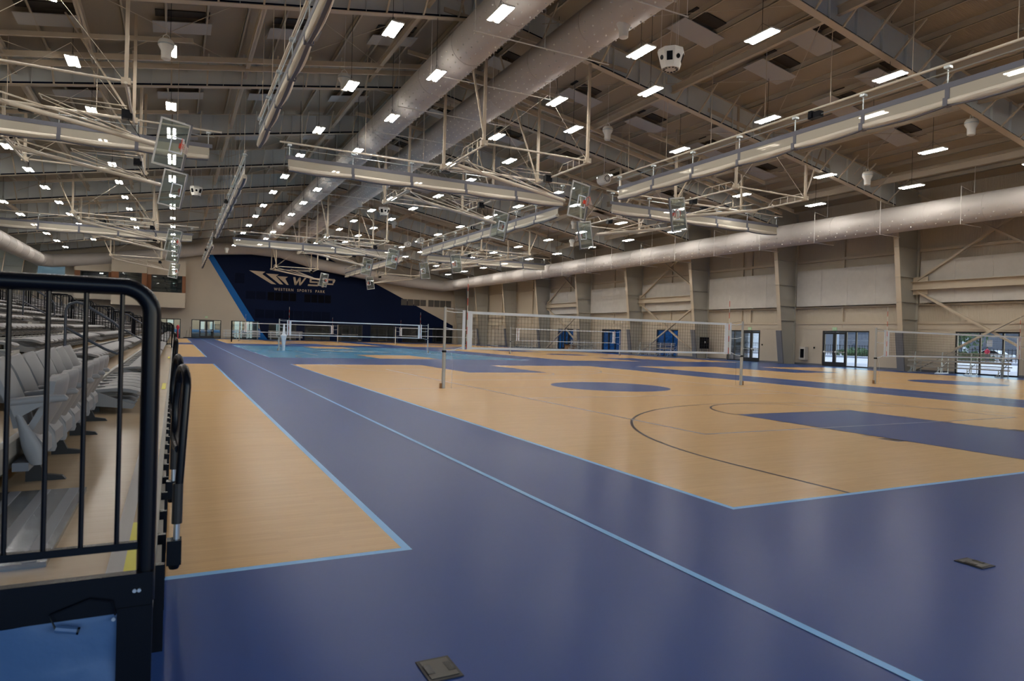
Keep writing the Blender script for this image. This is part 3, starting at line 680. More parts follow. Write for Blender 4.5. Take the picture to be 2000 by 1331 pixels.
# ================================================================== HANGING SPEAKERS, FANS
def pod(x, y, z, label, sc=1.0):
    t = thing('speaker_pod', label, 'speaker', (x, y, z), 'white speaker clusters under the roof')
    b = MB(); n = 8; r0, r1, h = .36*sc, .24*sc, .5*sc
    vs = [(x+r*math.cos(math.radians(22.5+45*k)), y+r*math.sin(math.radians(22.5+45*k)), z+zz) for r, zz in ((r1, 0), (r0, h*.85), (r0*.95, h)) for k in range(n)]
    fs = [(i*n+k, i*n+(k+1)%n, (i+1)*n+(k+1)%n, (i+1)*n+k) for i in range(2) for k in range(n)] + [tuple(range(n)), tuple(range(2*n, 3*n))]
    b.add(vs, fs); b.build('pod_body', WHITE, t)
    for k in range(n):
        a = math.radians(45*k+45); ca, sa = math.cos(a), math.sin(a); nrm = Vector((ca, sa, -.30)).normalized(); tg = Vector((-sa, ca, 0)); u = nrm.cross(tg)*-1
        if u.z < 0: u = -u
        o = Vector((x, y, z+h*.52))+Vector((ca, sa, 0))*(r1+(r0-r1)*.6)*.925
        q = MB()
        if k % 2 == 0: q.prism([(-.075*sc,-.11*sc),(.075*sc,-.11*sc),(.075*sc,.11*sc),(-.075*sc,.11*sc)], o+nrm*.002, tg, u, nrm, .012)
        else: q.prism([(.06*sc*math.cos(i*math.pi/8), .06*sc*math.sin(i*math.pi/8)) for i in range(16)], o+nrm*.002, tg, u, nrm, .012)
        q.build('speaker_grille', BLK, t)
    q = MB()
    for k in range(0, 12): 
        a0 = math.radians(30*k+4); a1 = math.radians(30*k+20); q.prism([(r*sc*math.cos(a), r*sc*math.sin(a)) for r, a in ((.14, a0), (.20, a0), (.20, a1), (.14, a1))], (x, y, z-.004), (1,0,0), (0,1,0), (0,0,-1), .008)
    q.build('bottom_slots', BLKM, t)
    q = MB()
    for dx, dy in ((.25, .1), (-.25, .1), (0, -.27)): q.tube([(x+dx*sc, y+dy*sc, z+h), (x+dx*sc, y+dy*sc, ZD(x+dx)-.02)], .008, 4)
    q.build('suspension_cable', WHITE, t)
pod(2.75, .9, 10.72, 'white octagonal speaker cluster hanging nearest, right of the ridge ducts', 1.3)
def fan(x, y, z, label, sc=1.0):
    t = thing('air_turbine_fan', label, 'fan', (x, y, z), 'white bucket shaped fans under the roof')
    b = MB(); b.lathe((x, y, z), [(.13*sc, 0), (.16*sc, .02), (.17*sc, .30*sc), (.27*sc, .48*sc), (.27*sc, .62*sc), (.22*sc, .70*sc), (.08*sc, .74*sc)], 18); b.build('fan_housing', WHITE, t, smooth=True)
    b = MB(); b.lathe((x, y, z+.50*sc), [(.277*sc, 0), (.277*sc, .05*sc)], 18); b.build('collar_ring', GALV, t)
    b = MB(); b.tube([(x-.15*sc, y, z+.66*sc), (x-.1*sc, y, z+.85*sc), (x, y, z+.92*sc), (x+.1*sc, y, z+.85*sc), (x+.15*sc, y, z+.66*sc)], .018, 6); b.tube([(x, y, z+.92*sc), (x, y, ZD(x)-.02)], .010, 5); b.build('hanging_loop', WHITE, t)
pod(-10.9, 38.2, 11.3, 'white octagonal speaker cluster over the left rows of seats', 1.3)
pod(3.2, 37.3, 11.2, 'white octagonal speaker cluster hanging over the far middle courts', 1.3)
for i, (x, y, z, w) in enumerate(((-12.62,10.6,11.25,'left of the near left curtain'),(-5.75,12.4,12,'between the left curtain and the left ridge duct'),(1.63,2.1,12,'in front of the right ridge duct'),(8.1,12.3,12,'over the middle court behind the nearest curtain'),(19.3,.3,11,'far right above the near lengthwise curtain'),
    (-5.47,48.7,12,'small, left of the ridge ducts far down the hall'),(1.6,38.9,12,'small, below the right ridge duct'),(7.3,48.2,12,'small, right of the far speaker cluster'),(19.4,33.6,11.2,'over the right court beside a folded hoop'),(22,38,10.3,'low beside the right wall duct'),(-19,37.3,11.7,'over the left seats'),(21.5,6.8,10.3,'just above the right wall duct near the camera'),(-6.3,77,11.2,'before the navy wall'),(6.5,76.5,11.2,'before the far duct'))):
    fan(x, y, z, 'white bucket shaped ceiling fan ' + w, 1.0)
for i, (x, y, z, w) in enumerate(((11.3, 17.2, 11.3, 'above the gap between the two near curtains'), (10.0, 52, 11, 'over the far right court'), (9.9, 47.5, 10.9, 'near the far middle curtain corner'))):
    t = thing('blower_drum', 'white drum shaped blower hanging ' + w, 'fan', (x, y, z), 'drum blowers')
    b = MB(); b.lathe((x, y, z), [(.26, -.35), (.30, -.32), (.30, .35)], 18, axis=1); b.build('drum', WHITE, t, smooth=True)
    b = MB()
    for k in range(10): a = math.radians(36*k); b.prism([(.08*math.cos(a), .08*math.sin(a)), (.21*math.cos(a-.2), .21*math.sin(a-.2)), (.21*math.cos(a+.2), .21*math.sin(a+.2))], (x, y-.353, z), (1,0,0), (0,0,1), (0,-1,0), .006)
    b.build('grille', BLKM, t)
    b = MB(); b.tube([(x, y, z+.28), (x, y, ZD(x)-.02)], .02, 6); b.build('hanging_rod', WHITE, t)
# ================================================================== VOLLEYBALL NETS
def vnet(cx, cy, label, detail=True):
    t = thing('volleyball_net', label, 'volleyball net', (cx, cy, 0), 'volleyball nets')
    b = MB(); x0, x1, z0, z1 = cx-4.75, cx+4.75, 1.14, 2.07; st = .105; r = .0022 if detail else .003
    n = int((x1-x0)/st)
    for i in range(n+1): x = x0+(x1-x0)*i/n; b.beam((x, cy, z0), (x, cy, z1), r*2, r*2)
    k = 9
    for i in range(1, k): z = z0+(z1-z0)*i/k; b.beam((x0, cy, z), (x1, cy, z), r*2, r*2)
    o = b.build('net_mesh', NETB, t)
    for nm, a, c in (('top_tape', 2.065, 2.14), ('bottom_tape', 1.08, 1.14)):
        b = MB(); b.box(cx-4.75, cy-.006, a, cx+4.75, cy+.006, c); b.build(nm, VTAPE, t)
    for s in (-1, 1):
        b = MB(); b.box(min(cx+s*4.72, cx+s*4.86), cy-.02, 1.07, max(cx+s*4.72, cx+s*4.86), cy+.02, 2.14); b.build('side_band', VTAPE, t)
        b = MB(); b.box(min(cx+s*4.93, cx+s*5.01), cy-.01, 1.07, max(cx+s*4.93, cx+s*5.01), cy+.01, 2.16); b.build('side_stay', VTAPE, t)
        for k_ in range(10):
            pass
        a = MB(); c = MB()
        for q in range(10): (a if q % 2 else c).tube([(cx+s*4.88, cy-.02, 1.1+.2*q), (cx+s*4.88, cy-.02, 1.3+.2*q)], .009, 6)
        o = a.build('antenna', WHITE, t); c.build('antenna_stripe', RED, o)
        b = MB(); px = cx+s*5.53
        b.tube([(px, cy, 0), (px, cy, 1.02)], .05, 16); b.tube([(px, cy, 1.02), (px, cy, 2.20)], .04, 16); b.tube([(px, cy, 2.2), (px, cy, 2.23)], .03, 12)
        o = b.build('post', ALUM, t, smooth=True)
        m = MB(); m.tube([(px, cy, .985), (px, cy, 1.04)], .062, 16); m.build('collar', BLK, o)
        m = MB(); m.box(px+s*.05, cy-.03, 0, px+s*.10, cy+.03, .14); m.build('floor_latch', WOODM, o)
        for (za, zb) in ((2.12, 2.1), (1.66, 1.62), (1.02, 1.13)):
            b = MB(); b.tube([(px-s*.03, cy, za), (cx+s*5.25, cy+.005, (za+zb)/2-.02), (cx+s*5.01, cy, zb)], .011, 6); b.build('tie_strap', VTAPE, t)
        b = MB(); b.tube([(px, cy, 2.21), (cx+s*5.0, cy, 2.15), (cx-s*0+s*4.75, cy, 2.14)], .004, 5); b.tube([(cx+s*5.3, cy, 1.1), (cx+s*5.31, cy+.01, .9), (cx+s*5.27, cy, .8), (cx+s*5.29, cy, 0.01)], .003, 4); b.build('cord', NETB if s > 0 else VTAPE, t)
    return t
vnet(0, 0, 'white taped volleyball net with silver posts, the nearest, on the middle maple court')
vnet(18.29, 0, 'white taped volleyball net at the right edge by the portable bench rack')
vnet(0, 32.25, 'white taped volleyball net standing on the light blue court')
vnet(18.29, 32.25, 'volleyball net seen through the nearest net, on the far right court')
vnet(0, 64.5, 'smallest volleyball net, on the court before the navy far wall')
vnet(18.29, 64.5, 'small volleyball net in the far right corner court')
o = MB(); o.lathe((-5.2, 32.3, 0), [(.09, 0), (.10, .3), (.17, .9), (.20, 1.05), (.10, 1.2), (.05, 1.9)], 10)
tag(o.build('draped_net_bundle', VTAPE), 'pale blue cloth bundle hanging on the left post of the light blue court net', 'cloth')
b = MB(); b.tube([(-6.63, 60.4, 0), (-6.63, 60.4, 2.2)], .06, 8); tag(b.build('padded_post', BLK), 'black padded post standing before the glazed doors of the far wall', 'post')
b = MB(); b.tube([(11.9, 61.7, 0), (11.9, 61.7, 1.9)], .05, 8); tag(b.build('court_post', WHITE), 'lone thin white post standing on the far court before the navy wall', 'post')
# floor boxes
def floorbox(x0, y0, x1, y1, label):
    t = thing('floor_box', label, 'floor box', ((x0+x1)/2, (y0+y1)/2, 0), 'floor boxes')
    b = MB(); b.box(x0, y0, .001, x1, y1, .006); b.build('box_frame', BLKM, t)
    b = MB(); w, h = x1-x0, y1-y0; b.box(x0+w*.09, y0+h*.09, .006, x1-w*.09, y1-h*.09, .009); lid = b.build('box_lid', BRASS, t)
    b = MB(); b.box(x0+w*.09, y0+h*.3, .009, x0+w*.3, y0+h*.7, .0105); b.box(x1-w*.3, y0+h*.3, .009, x1-w*.09, y0+h*.7, .0105); b.build('cable_flap', BLK, lid)
floorbox(-11.12, -14.43, -10.965, -14.235, 'dark rectangular floor box lid in the blue floor at the bottom of the picture')
floorbox(-7.225, -14.535, -7.07, -14.35, 'dark rectangular floor box lid in the blue floor at the right edge')
# ================================================================== RIGHT WALL THINGS
for k, (ya, yb) in enumerate(((-9.0, -.9), (.1, 8.35), (9.2, 17.5), (18.3, 26.6), (27.45, 35.8), (36.6, 44.9), (45.7, 54.0))):
    b = MB(); n = 4
    for i in range(n): b.box(28.98, ya+(yb-ya)*i/n+.004, 4.25, 29.03, ya+(yb-ya)*(i+1)/n-.004, 6.85)
    b.box(29.03, ya+.2, 4.4, 29.24, yb-.2, 6.7)
    tag(b.build('acoustic_panel', PANEL), 'long pale acoustic panel band on the right wall, %s bay from the right edge' % ordw(k), 'wall panel', 'pale acoustic panels on the right wall')
for k, wd in ((2, 'at the right edge'), (5, 'over the blue window'), (7, 'behind the nearest net')):
    y0, y1 = FR[k]+9.144*0, FR[k]+9.144
    if k == 2: y0, y1 = FR[2]+0, FR[3]
    t = thing('wall_bracing', 'tan X bracing with cross beam on the right wall, ' + wd, 'wall bracing', (28.8, (y0+y1)/2, 5.3), 'X bracing on the right wall')
    b = MB(); b.box(28.6, y0+.02, 5.52, 29.0, y1-.02, 5.55); b.box(28.79, y0+.02, 5.07, 28.81, y1-.02, 5.52); b.box(28.6, y0+.02, 5.04, 29.0, y1-.02, 5.07); b.build('cross_beam', TAN, t)
    for s in (0, 1):
        a, c = (y0+.3, y1-.3) if s else (y1-.3, y0+.3); dx = .0 if s else .14
        b = MB(); b.beam((28.7+dx, a, 4.95), (28.7+dx, c, .05), .12, .16, (1,0,0)); b.build('diagonal', TAN, t)
        b = MB(); b.beam((28.7+dx, a, 5.65), (28.7+dx, c, 10.9), .12, .16, (1,0,0)); b.build('diagonal', TAN, t)
        b = MB(); ye = y0+.03 if s else y1-.03; yo = y0+.95 if s else y1-.95; b.box(28.83, min(ye,yo), 4.75, 28.85, max(ye,yo), 5.85); b.build('gusset_plate', TAN, t)
def glazed(name, axis, c, a0, a1, h, glass, mull, doors=(), parent=None, bars=True):
    # frame in opening; axis 'x': wall at x=c running along y ; 'y': wall at y=c running along x ; doors: list of (a,b)
    def bx(mb, a, z0, b_, z1, d0=.06, d1=.16):
        if axis == 'x': mb.box(c+d0, a, z0, c+d1, b_, z1)
        else: mb.box(a, c+d0, z0, b_, c+d1, z1)
    f = MB(); bx(f, a0, h-.09, a1, h); bx(f, a0, 0, a1, .08); bx(f, a0, .08, a0+.09, h-.09); bx(f, a1-.09, .08, a1, h-.09)
    for m in mull: bx(f, m-.045, .08, m+.045, h-.09)
    root = f.build(name, DKF); root['kind'] = 'structure'
    g = MB(); bx(g, a0+.09, .08, a1-.09, h-.09, .10, .112); g.build('pane', glass, root)
    for (p, q) in doors:
        d = MB(); bx(d, p, .02, p+.12, h-.1, .04, .14); bx(d, q-.12, .02, q, h-.1, .04, .14); bx(d, p+.12, h-.24, q-.12, h-.1, .04, .14); bx(d, p+.12, .02, q-.12, .3, .04, .14)
        leaf = d.build('door_leaf', DKF, root)
        if bars:
            e = MB(); bx(e, p+.05, .98, q-.05, 1.03, -.03, .01); bx(e, p+.07, .96, p+.12, 1.06, -.02, .04); bx(e, q-.12, .96, q-.07, 1.06, -.02, .04); e.build('push_bar', ALU, leaf)
    return root
glazed('window_1', 'x', XW, 2.95, 6.35, 2.5, GLASS, (3.8, 5.0))
glazed('door_1', 'x', XW, 11.85, 15.45, 2.5, GLASS, (12.85, 13.6, 14.5), ((13.6, 14.5), (14.5, 15.4)))
glazed('door_2', 'x', XW, 21.15, 24.7, 2.5, GLASS, (22.1, 23.0, 23.9), ((21.2, 22.1), (22.1, 23.0)))
glazed('window_2', 'x', XW, 30.8, 33.9, 2.5, BLUG, (31.6, 32.8))
glazed('door_3', 'x', XW, 39.6, 43.1, 2.5, BLUG, (40.7, 41.8), ((41.8, 43.0),), bars=False)
glazed('door_4', 'x', XW, 48.9, 52.45, 2.5, BLUG, (49.9, 50.9, 51.6), ((50.0, 50.9), (50.9, 51.6)), bars=False)
for n, (a, c) in ((5, (68.8, 71.55)), (6, (76.6, 78.7))):
    b = MB(); b.box(XW+.12, a, .01, XW+.18, c, 2.9); r = b.build('door_%d' % n, WALLT); r['kind'] = 'structure'
    b = MB(); b.box(XW+.06, a, 0, XW+.13, a+.07, 2.9); b.box(XW+.06, c-.07, 0, XW+.13, c, 2.9); b.box(XW+.06, a, 2.83, XW+.13, c, 2.9); b.build('door_frame', TAN, r)
def exit_sign(x, y, z, axis, label):
    t = thing('exit_sign', label, 'exit sign', (x, y, z), 'exit signs')
    b = MB()
    if axis == 'x': b.box(x-.05, y-.17, z, x-.01, y+.17, z+.22)
    else: b.box(x-.17, y-.05, z, x+.17, y-.01, z+.22)
    b.build('sign_box', EXITG, t)
    c = bpy.data.curves.new('t', 'FONT'); c.body = 'EXIT'; c.size = .16; c.align_x = 'CENTER'; c.extrude = .002
    o = bpy.data.objects.new('tmp', c); COL.objects.link(o); bpy.context.view_layer.update(); me = bpy.data.meshes.new_from_object(o); bpy.data.objects.remove(o)
    me.materials.clear(); me.materials.append(WHITE)
    l = bpy.data.objects.new('exit_letters', me); COL.objects.link(l); l.parent = t
    if axis == 'x': l.location = (-.053, 0, .055); l.rotation_euler = (math.radians(90), 0, math.radians(-90))
    else: l.location = (0, -.053, .055); l.rotation_euler = (math.radians(90), 0, 0)
exit_sign(XW, 14.45, 2.52, 'x', 'small green exit sign above the double doors in the right wall near the second net')
exit_sign(XW, 22.2, 2.52, 'x', 'small green exit sign above the glazed doors behind the right post of the nearest net')
exit_sign(-8.3, YF, 2.75, 'y', 'small exit sign above the left glazed double doors of the far wall')
# cabinet / black box on stand
t = thing('score_box', 'black square box on thin legs against the right wall behind the nearest net', 'equipment box', (28.6, 26.8, 0))
b = MB(); b.box(28.45, 26.15, .87, 28.7, 27.45, 1.85); b.build('box_body', BLK, t)
b = MB(); b.box(28.44, 26.3, 1.35, 28.45, 26.38, 1.5); b.box(28.44, 27.0, 1.15, 28.45, 27.1, 1.3); b.build('box_label', WHITE, t)
for y in (26.25, 27.35):
    b = MB(); b.tube([(28.6, y, 0), (28.6, y, .87)], .03, 6); b.tube([(28.35, y, .02), (28.85, y, .02)], .03, 6); b.build('leg', ALUM, t)
t = thing('fire_extinguisher_cabinet', 'grey cabinet with dark window on the wall beside the column left of the double doors', 'cabinet', (29.2, 16.85, .35))
b = MB(); b.box(28.95, 16.6, .35, 29.28, 17.1, 1.3); b.build('cabinet_body', PANEL, t)
b = MB(); b.box(28.935, 16.7, .5, 28.95, 17.0, 1.15); b.build('cabinet_window', BLK, t)
t = thing('cardboard_box', 'open brown cardboard box on the floor between a blue door and a column', 'box', (28.6, 47.6, 0))
b = MB(); b.box(28.0, 47.0, 0, 28.9, 48.6, .05)
for q in ((28.0,47.0,28.03,48.6),(28.87,47.0,28.9,48.6),(28.03,47.0,28.87,47.03),(28.03,48.57,28.87,48.6)): b.box(q[0],q[1],.05,q[2],q[3],.62)
b.build('carton', WOODM, t)
b = MB(); b.beam((28.0, 47.8, .62), (27.75, 47.8, .75), 1.5, .01, (0,0,1)); b.build('flap', WOODM, t)
for i, (y, z) in enumerate(((37.4, 1.2), (16.1, 1.2), (20.9, 1.3))):
    b = MB(); b.box(XW-.03, y-.05, z, XW, y+.05, z+.12); tag(b.build('wall_switch', BLK), 'tiny dark switch plate on the right wall, ' + ('left of the second column pad' if i == 0 else 'left of the double doors' if i == 1 else 'right of the doors behind the net post'), 'switch')
for i, (y, z) in enumerate(((38.9, 3.3), (67.6, 3.6))):
    t = thing('security_camera', 'small white security camera on the tan right wall, ' + ('over a blue glazed door' if i == 0 else 'over the far plain door'), 'camera', (29.2, y, z), None)
    b = MB(); b.box(28.95, y-.04, z-.04, 29.43, y+.04, z+.02); b.build('bracket', WHITE, t)
    b = MB(); b.lathe((28.9, y, z-.16), [(.03, 0), (.09, .04), (.10, .12), (.08, .16)], 12); b.build('dome', WHITE, t, smooth=True)
# portable benches: tip-and-roll bleachers along walls
def bench(cx, cy, length, along, label, rows=3, face=-1, flip=False, ALUM=ALUMD):
    t = thing('portable_bleacher', label, 'bleacher', (cx, cy, 0), 'portable aluminium bleachers')
    def Q(a, d, z): return (cx+face*d, cy+a, z) if along == 'y' else (cx+a, cy+face*d, z)
    def bxx(mb, a0, d0, z0, a1, d1, z1):
        p, q = Q(a0, d0, z0), Q(a1, d1, z1); mb.box(min(p[0],q[0]), min(p[1],q[1]), z0, max(p[0],q[0]), max(p[1],q[1]), z1)
    h = length/2
    for r in range(rows):
        b = MB()
        if flip: bxx(b, -h, .25-.06*r, .34+.34*r, h, .31-.06*r, .41+.34*r); bxx(b, -h, .22-.06*r, .34+.34*r, h, .26-.06*r, .46+.34*r) if r == 1 else bxx(b, -h, .25-.06*r, .45+.34*r, h, .29-.06*r, .475+.34*r)
        else: bxx(b, -h, .55-.42*r-.12, .38+.22*r, h, .55-.42*r+.13, .42+.22*r)
        b.build('seat_plank', ALUM, t)
        b = MB()
        if not flip:
            bxx(b, -h, .85-.42*r-.13, .14+.22*r-.02, h, .85-.42*r+.10, .17+.22*r)
        else: bxx(b, -h, .05, .52+.34*r, h, .09, .57+.34*r)
        b.build('foot_plank', ALUM, t)
    for k in range(3 if length < 4 else 4):
        a = -h*.85+1.7*h*k/(2 if length < 4 else 3); b = MB()
        b.tube([Q(a, .9, .03), Q(a, -.45, .03)], .025, 6); b.tube([Q(a, -.4, .03), Q(a, -.4, 1.0)], .022, 6); b.tube([Q(a, .8, .03), Q(a, -.4, .75)], .02, 6); b.tube([Q(a, .55, .03), Q(a, .55, .38)], .02, 6); b.tube([Q(a, .13, .03), Q(a, .13, .6)], .02, 6)
        if flip: b.tube([Q(a, .3, .05), Q(a, .15, 1.25)], .03, 6)
        b.build('support_frame', GALV, t)
bench(28.0, 5.4, 5.6, 'y', 'tipped grey aluminium bleacher rack in front of the wide window at the right edge', 3, -1, True)
bench(27.2, 31.2, 5.2, 'y', 'low grey portable bleacher below the blue window behind the nearest net', 3, -1, True)
bench(27.2, 43.6, 4.6, 'y', 'low grey portable bleacher beside the blue door behind the nearest net', 3, -1, True)
bench(27.2, 56.5, 4.4, 'y', 'farthest low grey bleacher on the right wall left of the blue doors', 3, -1, True)
bench(-3.9, 80.9, 4.7, 'x', 'silver portable bleacher against the far wall left of the bright blue stripe', 3, -1, True, ALU)
bench(1.8, 80.9, 4.6, 'x', 'silver portable bleacher against the navy wall right of the bright blue stripe', 3, -1, True, ALU)
# ================================================================== FAR WALL GLAZING AND LOBBY
for i, (a, c, _, h) in enumerate(FHOLES):
    dd = ()
    if i == 1: mu = (a+1.0, (a+c)/2, c-.95); dd = ((a+1.0, (a+c)/2), ((a+c)/2, c-.95))
    elif i in (5, 8): mu = (a+.6, (a+c)/2, c-.6); dd = ((a+.6, (a+c)/2), ((a+c)/2, c-.6))
    else: mu = (a+(c-a)/3, a+2*(c-a)/3)
    r = glazed('door_%d' % (7+i) if dd else 'window_%d' % (3+i), 'y', YF, a, c, h, TINT, mu, dd)
lb = MB(); lb.box(-20, YF+6, -.05, XW, YF+6.3, 4); lb.box(-20, YF+.3, 3.2, XW, YF+6, 3.4); lb.box(-20, YF+.3, -.2, XW, YF+6, 0); lb.box(-20.3, YF+.3, 0, -20, YF+6, 4); lb.box(XW, YF+.3, 0, XW+.3, YF+6, 4)
struct('trim_7', lb, LOBBY)
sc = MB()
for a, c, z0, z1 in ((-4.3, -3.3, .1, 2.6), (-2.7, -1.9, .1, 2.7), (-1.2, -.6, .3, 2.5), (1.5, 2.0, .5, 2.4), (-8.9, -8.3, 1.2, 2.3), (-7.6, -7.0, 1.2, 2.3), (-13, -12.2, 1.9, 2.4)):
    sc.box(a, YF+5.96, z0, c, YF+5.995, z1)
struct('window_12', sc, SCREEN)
area('lobby_lamp', (-5, YF+3, 3.1), (0, 0, 0), 20, 3, 130, (.8, 1, .97))
area('lobby_lamp', (15, YF+3, 3.1), (0, 0, 0), 20, 3, 25, (.9, 1, .9))
for x0, x1, w_ in ((6.2, 10.5, 'long falling one'), (20.2, 22.3, 'rising left limb'), (24.3, 22.3, 'rising right limb')):
    b = MB(); b.beam((x0, YF+1.2, 2.35 if x0 < 20 else .9), (x1, YF+1.2, .25 if x0 < 20 else 2.2), .14, .14); tag(b.build('lobby_brace', TAN), 'tan steel brace behind the dark far glazing, ' + w_, 'brace', 'braces behind the far glazing')
b = MB(); b.box(-27.4, YF+.1, 5.6, -24.4, YF+.14, 9.3); g = b.build('window_13', TINT); g['kind'] = 'structure'
lb = MB(); lb.box(-29, YF+4, 5.4, -20, YF+4.2, 10); struct('trim_8', lb, BLDL)
area('mezzanine_lamp', (-26, YF+2, 9.5), (0, 0, 0), 4, 2, 140, (.75, .95, 1))
b = MB(); b.box(-28.9, YF-.03, 6.5, -27.45, YF, 8.6); struct('trim_9', b, NAVY)
# press box on the far wall, left
t = thing('press_box', 'cream projecting press box with two dark windows and cedar slats high on the far wall', 'press box', (-16, YF, 3.85))
def pbx(x0, x1, y0, wx0, wx1, z0, zt):
    b = MB(); b.box(x0, y0, z0, x1, YF, 5.85); b.build('cream_base', WALLT, t)
    b = MB(); b.box(x0, y0, 8.05, x1, YF, zt); b.build('cream_top', WALLT, t)
    b = MB(); b.box(x0, y0+.02, 5.85, wx0, YF, 8.05); b.box(wx1, y0+.02, 5.85, x1, YF, 8.05); b.build('cedar_cladding', WOOD, t)
    b = MB(); b.box(wx0, y0+.06, 5.85, wx0+.08, y0+.14, 8.05); b.box(wx1-.08, y0+.06, 5.85, wx1, y0+.14, 8.05); b.box(wx0, y0+.06, 5.85, wx1, y0+.14, 5.93); b.box(wx0, y0+.06, 7.97, wx1, y0+.14, 8.05); f = b.build('window_frame', DKF, t)
    b = MB(); b.box(wx0+.08, y0+.09, 5.93, wx1-.08, y0+.10, 7.97); b.build('pane', TINT, f)
    b = MB(); b.box(wx0, y0+1.6, 5.85, wx1, y0+1.65, 8.05); b.build('dark_interior', LOBBY, t)
pbx(-15.35, -10.95, YF-2.2, -14.9, -11.35, 3.9, 9.95)
pbx(-19.2, -15.36, YF-3.6, -18.4, -15.9, 4.0, 9.8)
pbx(-23.2, -19.21, YF-2.0, -22.6, -19.6, 4.6, 9.3)
# small things on the floor by the far wall
for x, h, w in ((-10.75, 1.0, 'shorter'), (-10.35, 1.5, 'taller')):
    t = thing('dust_mop', 'thin dust mop by the far wall beside the glazed doors, %s of two' % w, 'mop', (x, YF-.35, 0), 'mops by the far wall')
    b = MB(); b.tube([(x, YF-.35, .08), (x+.12, YF-.05, h)], .018, 6); b.build('handle', BLKM, t)
    b = MB(); b.box(x-.3, YF-.45, 0, x+.3, YF-.25, .1); b.build('mop_head', BLKM, t)
t = thing('referee_stand', 'small red padded stand beside the far end of the seating', 'stand', (-11.75, 72, 0))
b = MB(); b.tube([(-11.75, 72, 0), (-11.75, 72, 1.1)], .05, 8); b.box(-11.95, 71.8, 0, -11.55, 72.2, .04); b.build('pole', REDC, t)
b = MB(); b.lathe((-11.75, 72, 1.1), [(.04, 0), (.14, .12), (.17, .35), (.10, .5), (.03, .58)], 10); b.build('red_cover', REDC, t, smooth=True)
# ================================================================== OUTSIDE (seen through the right doors)
b = MB(); b.box(XW+.36, -30, -.12, 160, 140, -.02); g = b.build('ground_1', CONC); g['kind'] = 'structure'; g.name = 'pavement'
b = MB(); b.box(62, -30, -.0198, 73, 130, -.0); g = b.build('planting_strip', BLDG); g['kind'] = 'structure'
t = thing('picket_fence', 'long dark picket fence outside beyond the right doors', 'fence', (76, 50, 0))
b = MB(); b.box(75.9, 15, .15, 75.96, 100, .2); b.box(75.9, 15, 1.45, 75.96, 100, 1.5); b.build('fence_rail', BLK, t)
b = MB(); y = 15
while y < 100: b.box(75.9, y, 0, 75.94, y+.05, 1.6); y += .4
o = b.build('picket', BLK, t); o['kind'] = 'stuff'
b = MB(); b.box(102, 0, -.1, 103, 78, 4.5); b.box(101.2, 0, 4.5, 103, 78, 5.2)
tag(b.build('outside_building', BLDG), 'dark grey building with a flat roof edge seen outside through the doors', 'building')
for i, y in enumerate((28, 44, 58.5, 67, 76)):
    b = MB(); b.box(99, y, 0, 99.6, y+.7, 4.5); tag(b.build('porch_column', BLDL), 'pale porch column of the building outside, %s from the right' % ORD[i], 'column', 'porch columns outside')
b = MB(); b.box(104, 79, 0, 104.2, 190, 9); tag(b.build('pale_facade', BLDL), 'pale facade part of the building outside, seen past the net post', 'building')
def bush(x, y, r, label, h=1.0):
    b = MB(); rnd = random.Random(int(x*7+y))
    for k in range(260):
        a = rnd.random()*6.28; el = math.asin(rnd.random()); rr = r*(.85+.3*rnd.random()); c = Vector((x+rr*math.cos(a)*math.cos(el), y+rr*1.6*math.sin(a)*math.cos(el), h*rr/r*math.sin(el)))
        d1 = Vector((rnd.uniform(-1,1), rnd.uniform(-1,1), rnd.uniform(-.4,1))).normalized()*.2; d2 = Vector((rnd.uniform(-1,1), rnd.uniform(-1,1), rnd.uniform(-1,1))).normalized()*.12
        b.quad(c-d1-d2, c+d1-d2, c+d1+d2, c-d1+d2)
    b.lathe((x, y, 0), [(r*.9, 0), (r*.95, h*.4), (r*.6, h*.8), (r*.1, h*.92)], 12)
    tag(b.build('hedge_bush', GRASS), label, 'bush', 'bushes outside')
bush(79, 34.3, 1.5, 'green hedge bush behind the outside fence, seen at the left of the wide window'); bush(79, 48.5, 2.2, 'green hedge bush behind the outside fence, seen through the double doors', 1.1); bush(79, 31.5, 1.0, 'smaller green bush behind the fence, middle of the wide window')
t = thing('street_tree', 'leafy tree outside at the left of the wide window', 'tree', (84, 36.5, 0))
b = MB(); b.tube([(84, 36.5, 0), (84.1, 36.5, 2.0), (84, 36.7, 3.4)], [.2, .14, .08], 8); b.build('trunk', BLDG, t)
b = MB(); rnd = random.Random(5)
for k in range(900):
    v = Vector((rnd.gauss(0, 1.1), rnd.gauss(0, 1.3), rnd.gauss(0, 1.0)))+Vector((84, 36.6, 3.5)); d1 = Vector((rnd.uniform(-1,1), rnd.uniform(-1,1), rnd.uniform(-1,1))).normalized()*.16; d2 = d1.cross(Vector((rnd.uniform(-1,1), rnd.uniform(-1,1), rnd.uniform(-1,1)))).normalized()*.09
    b.quad(v-d1-d2, v+d1-d2, v+d1+d2, v-d1+d2)
b.build('foliage', GRASS, t)
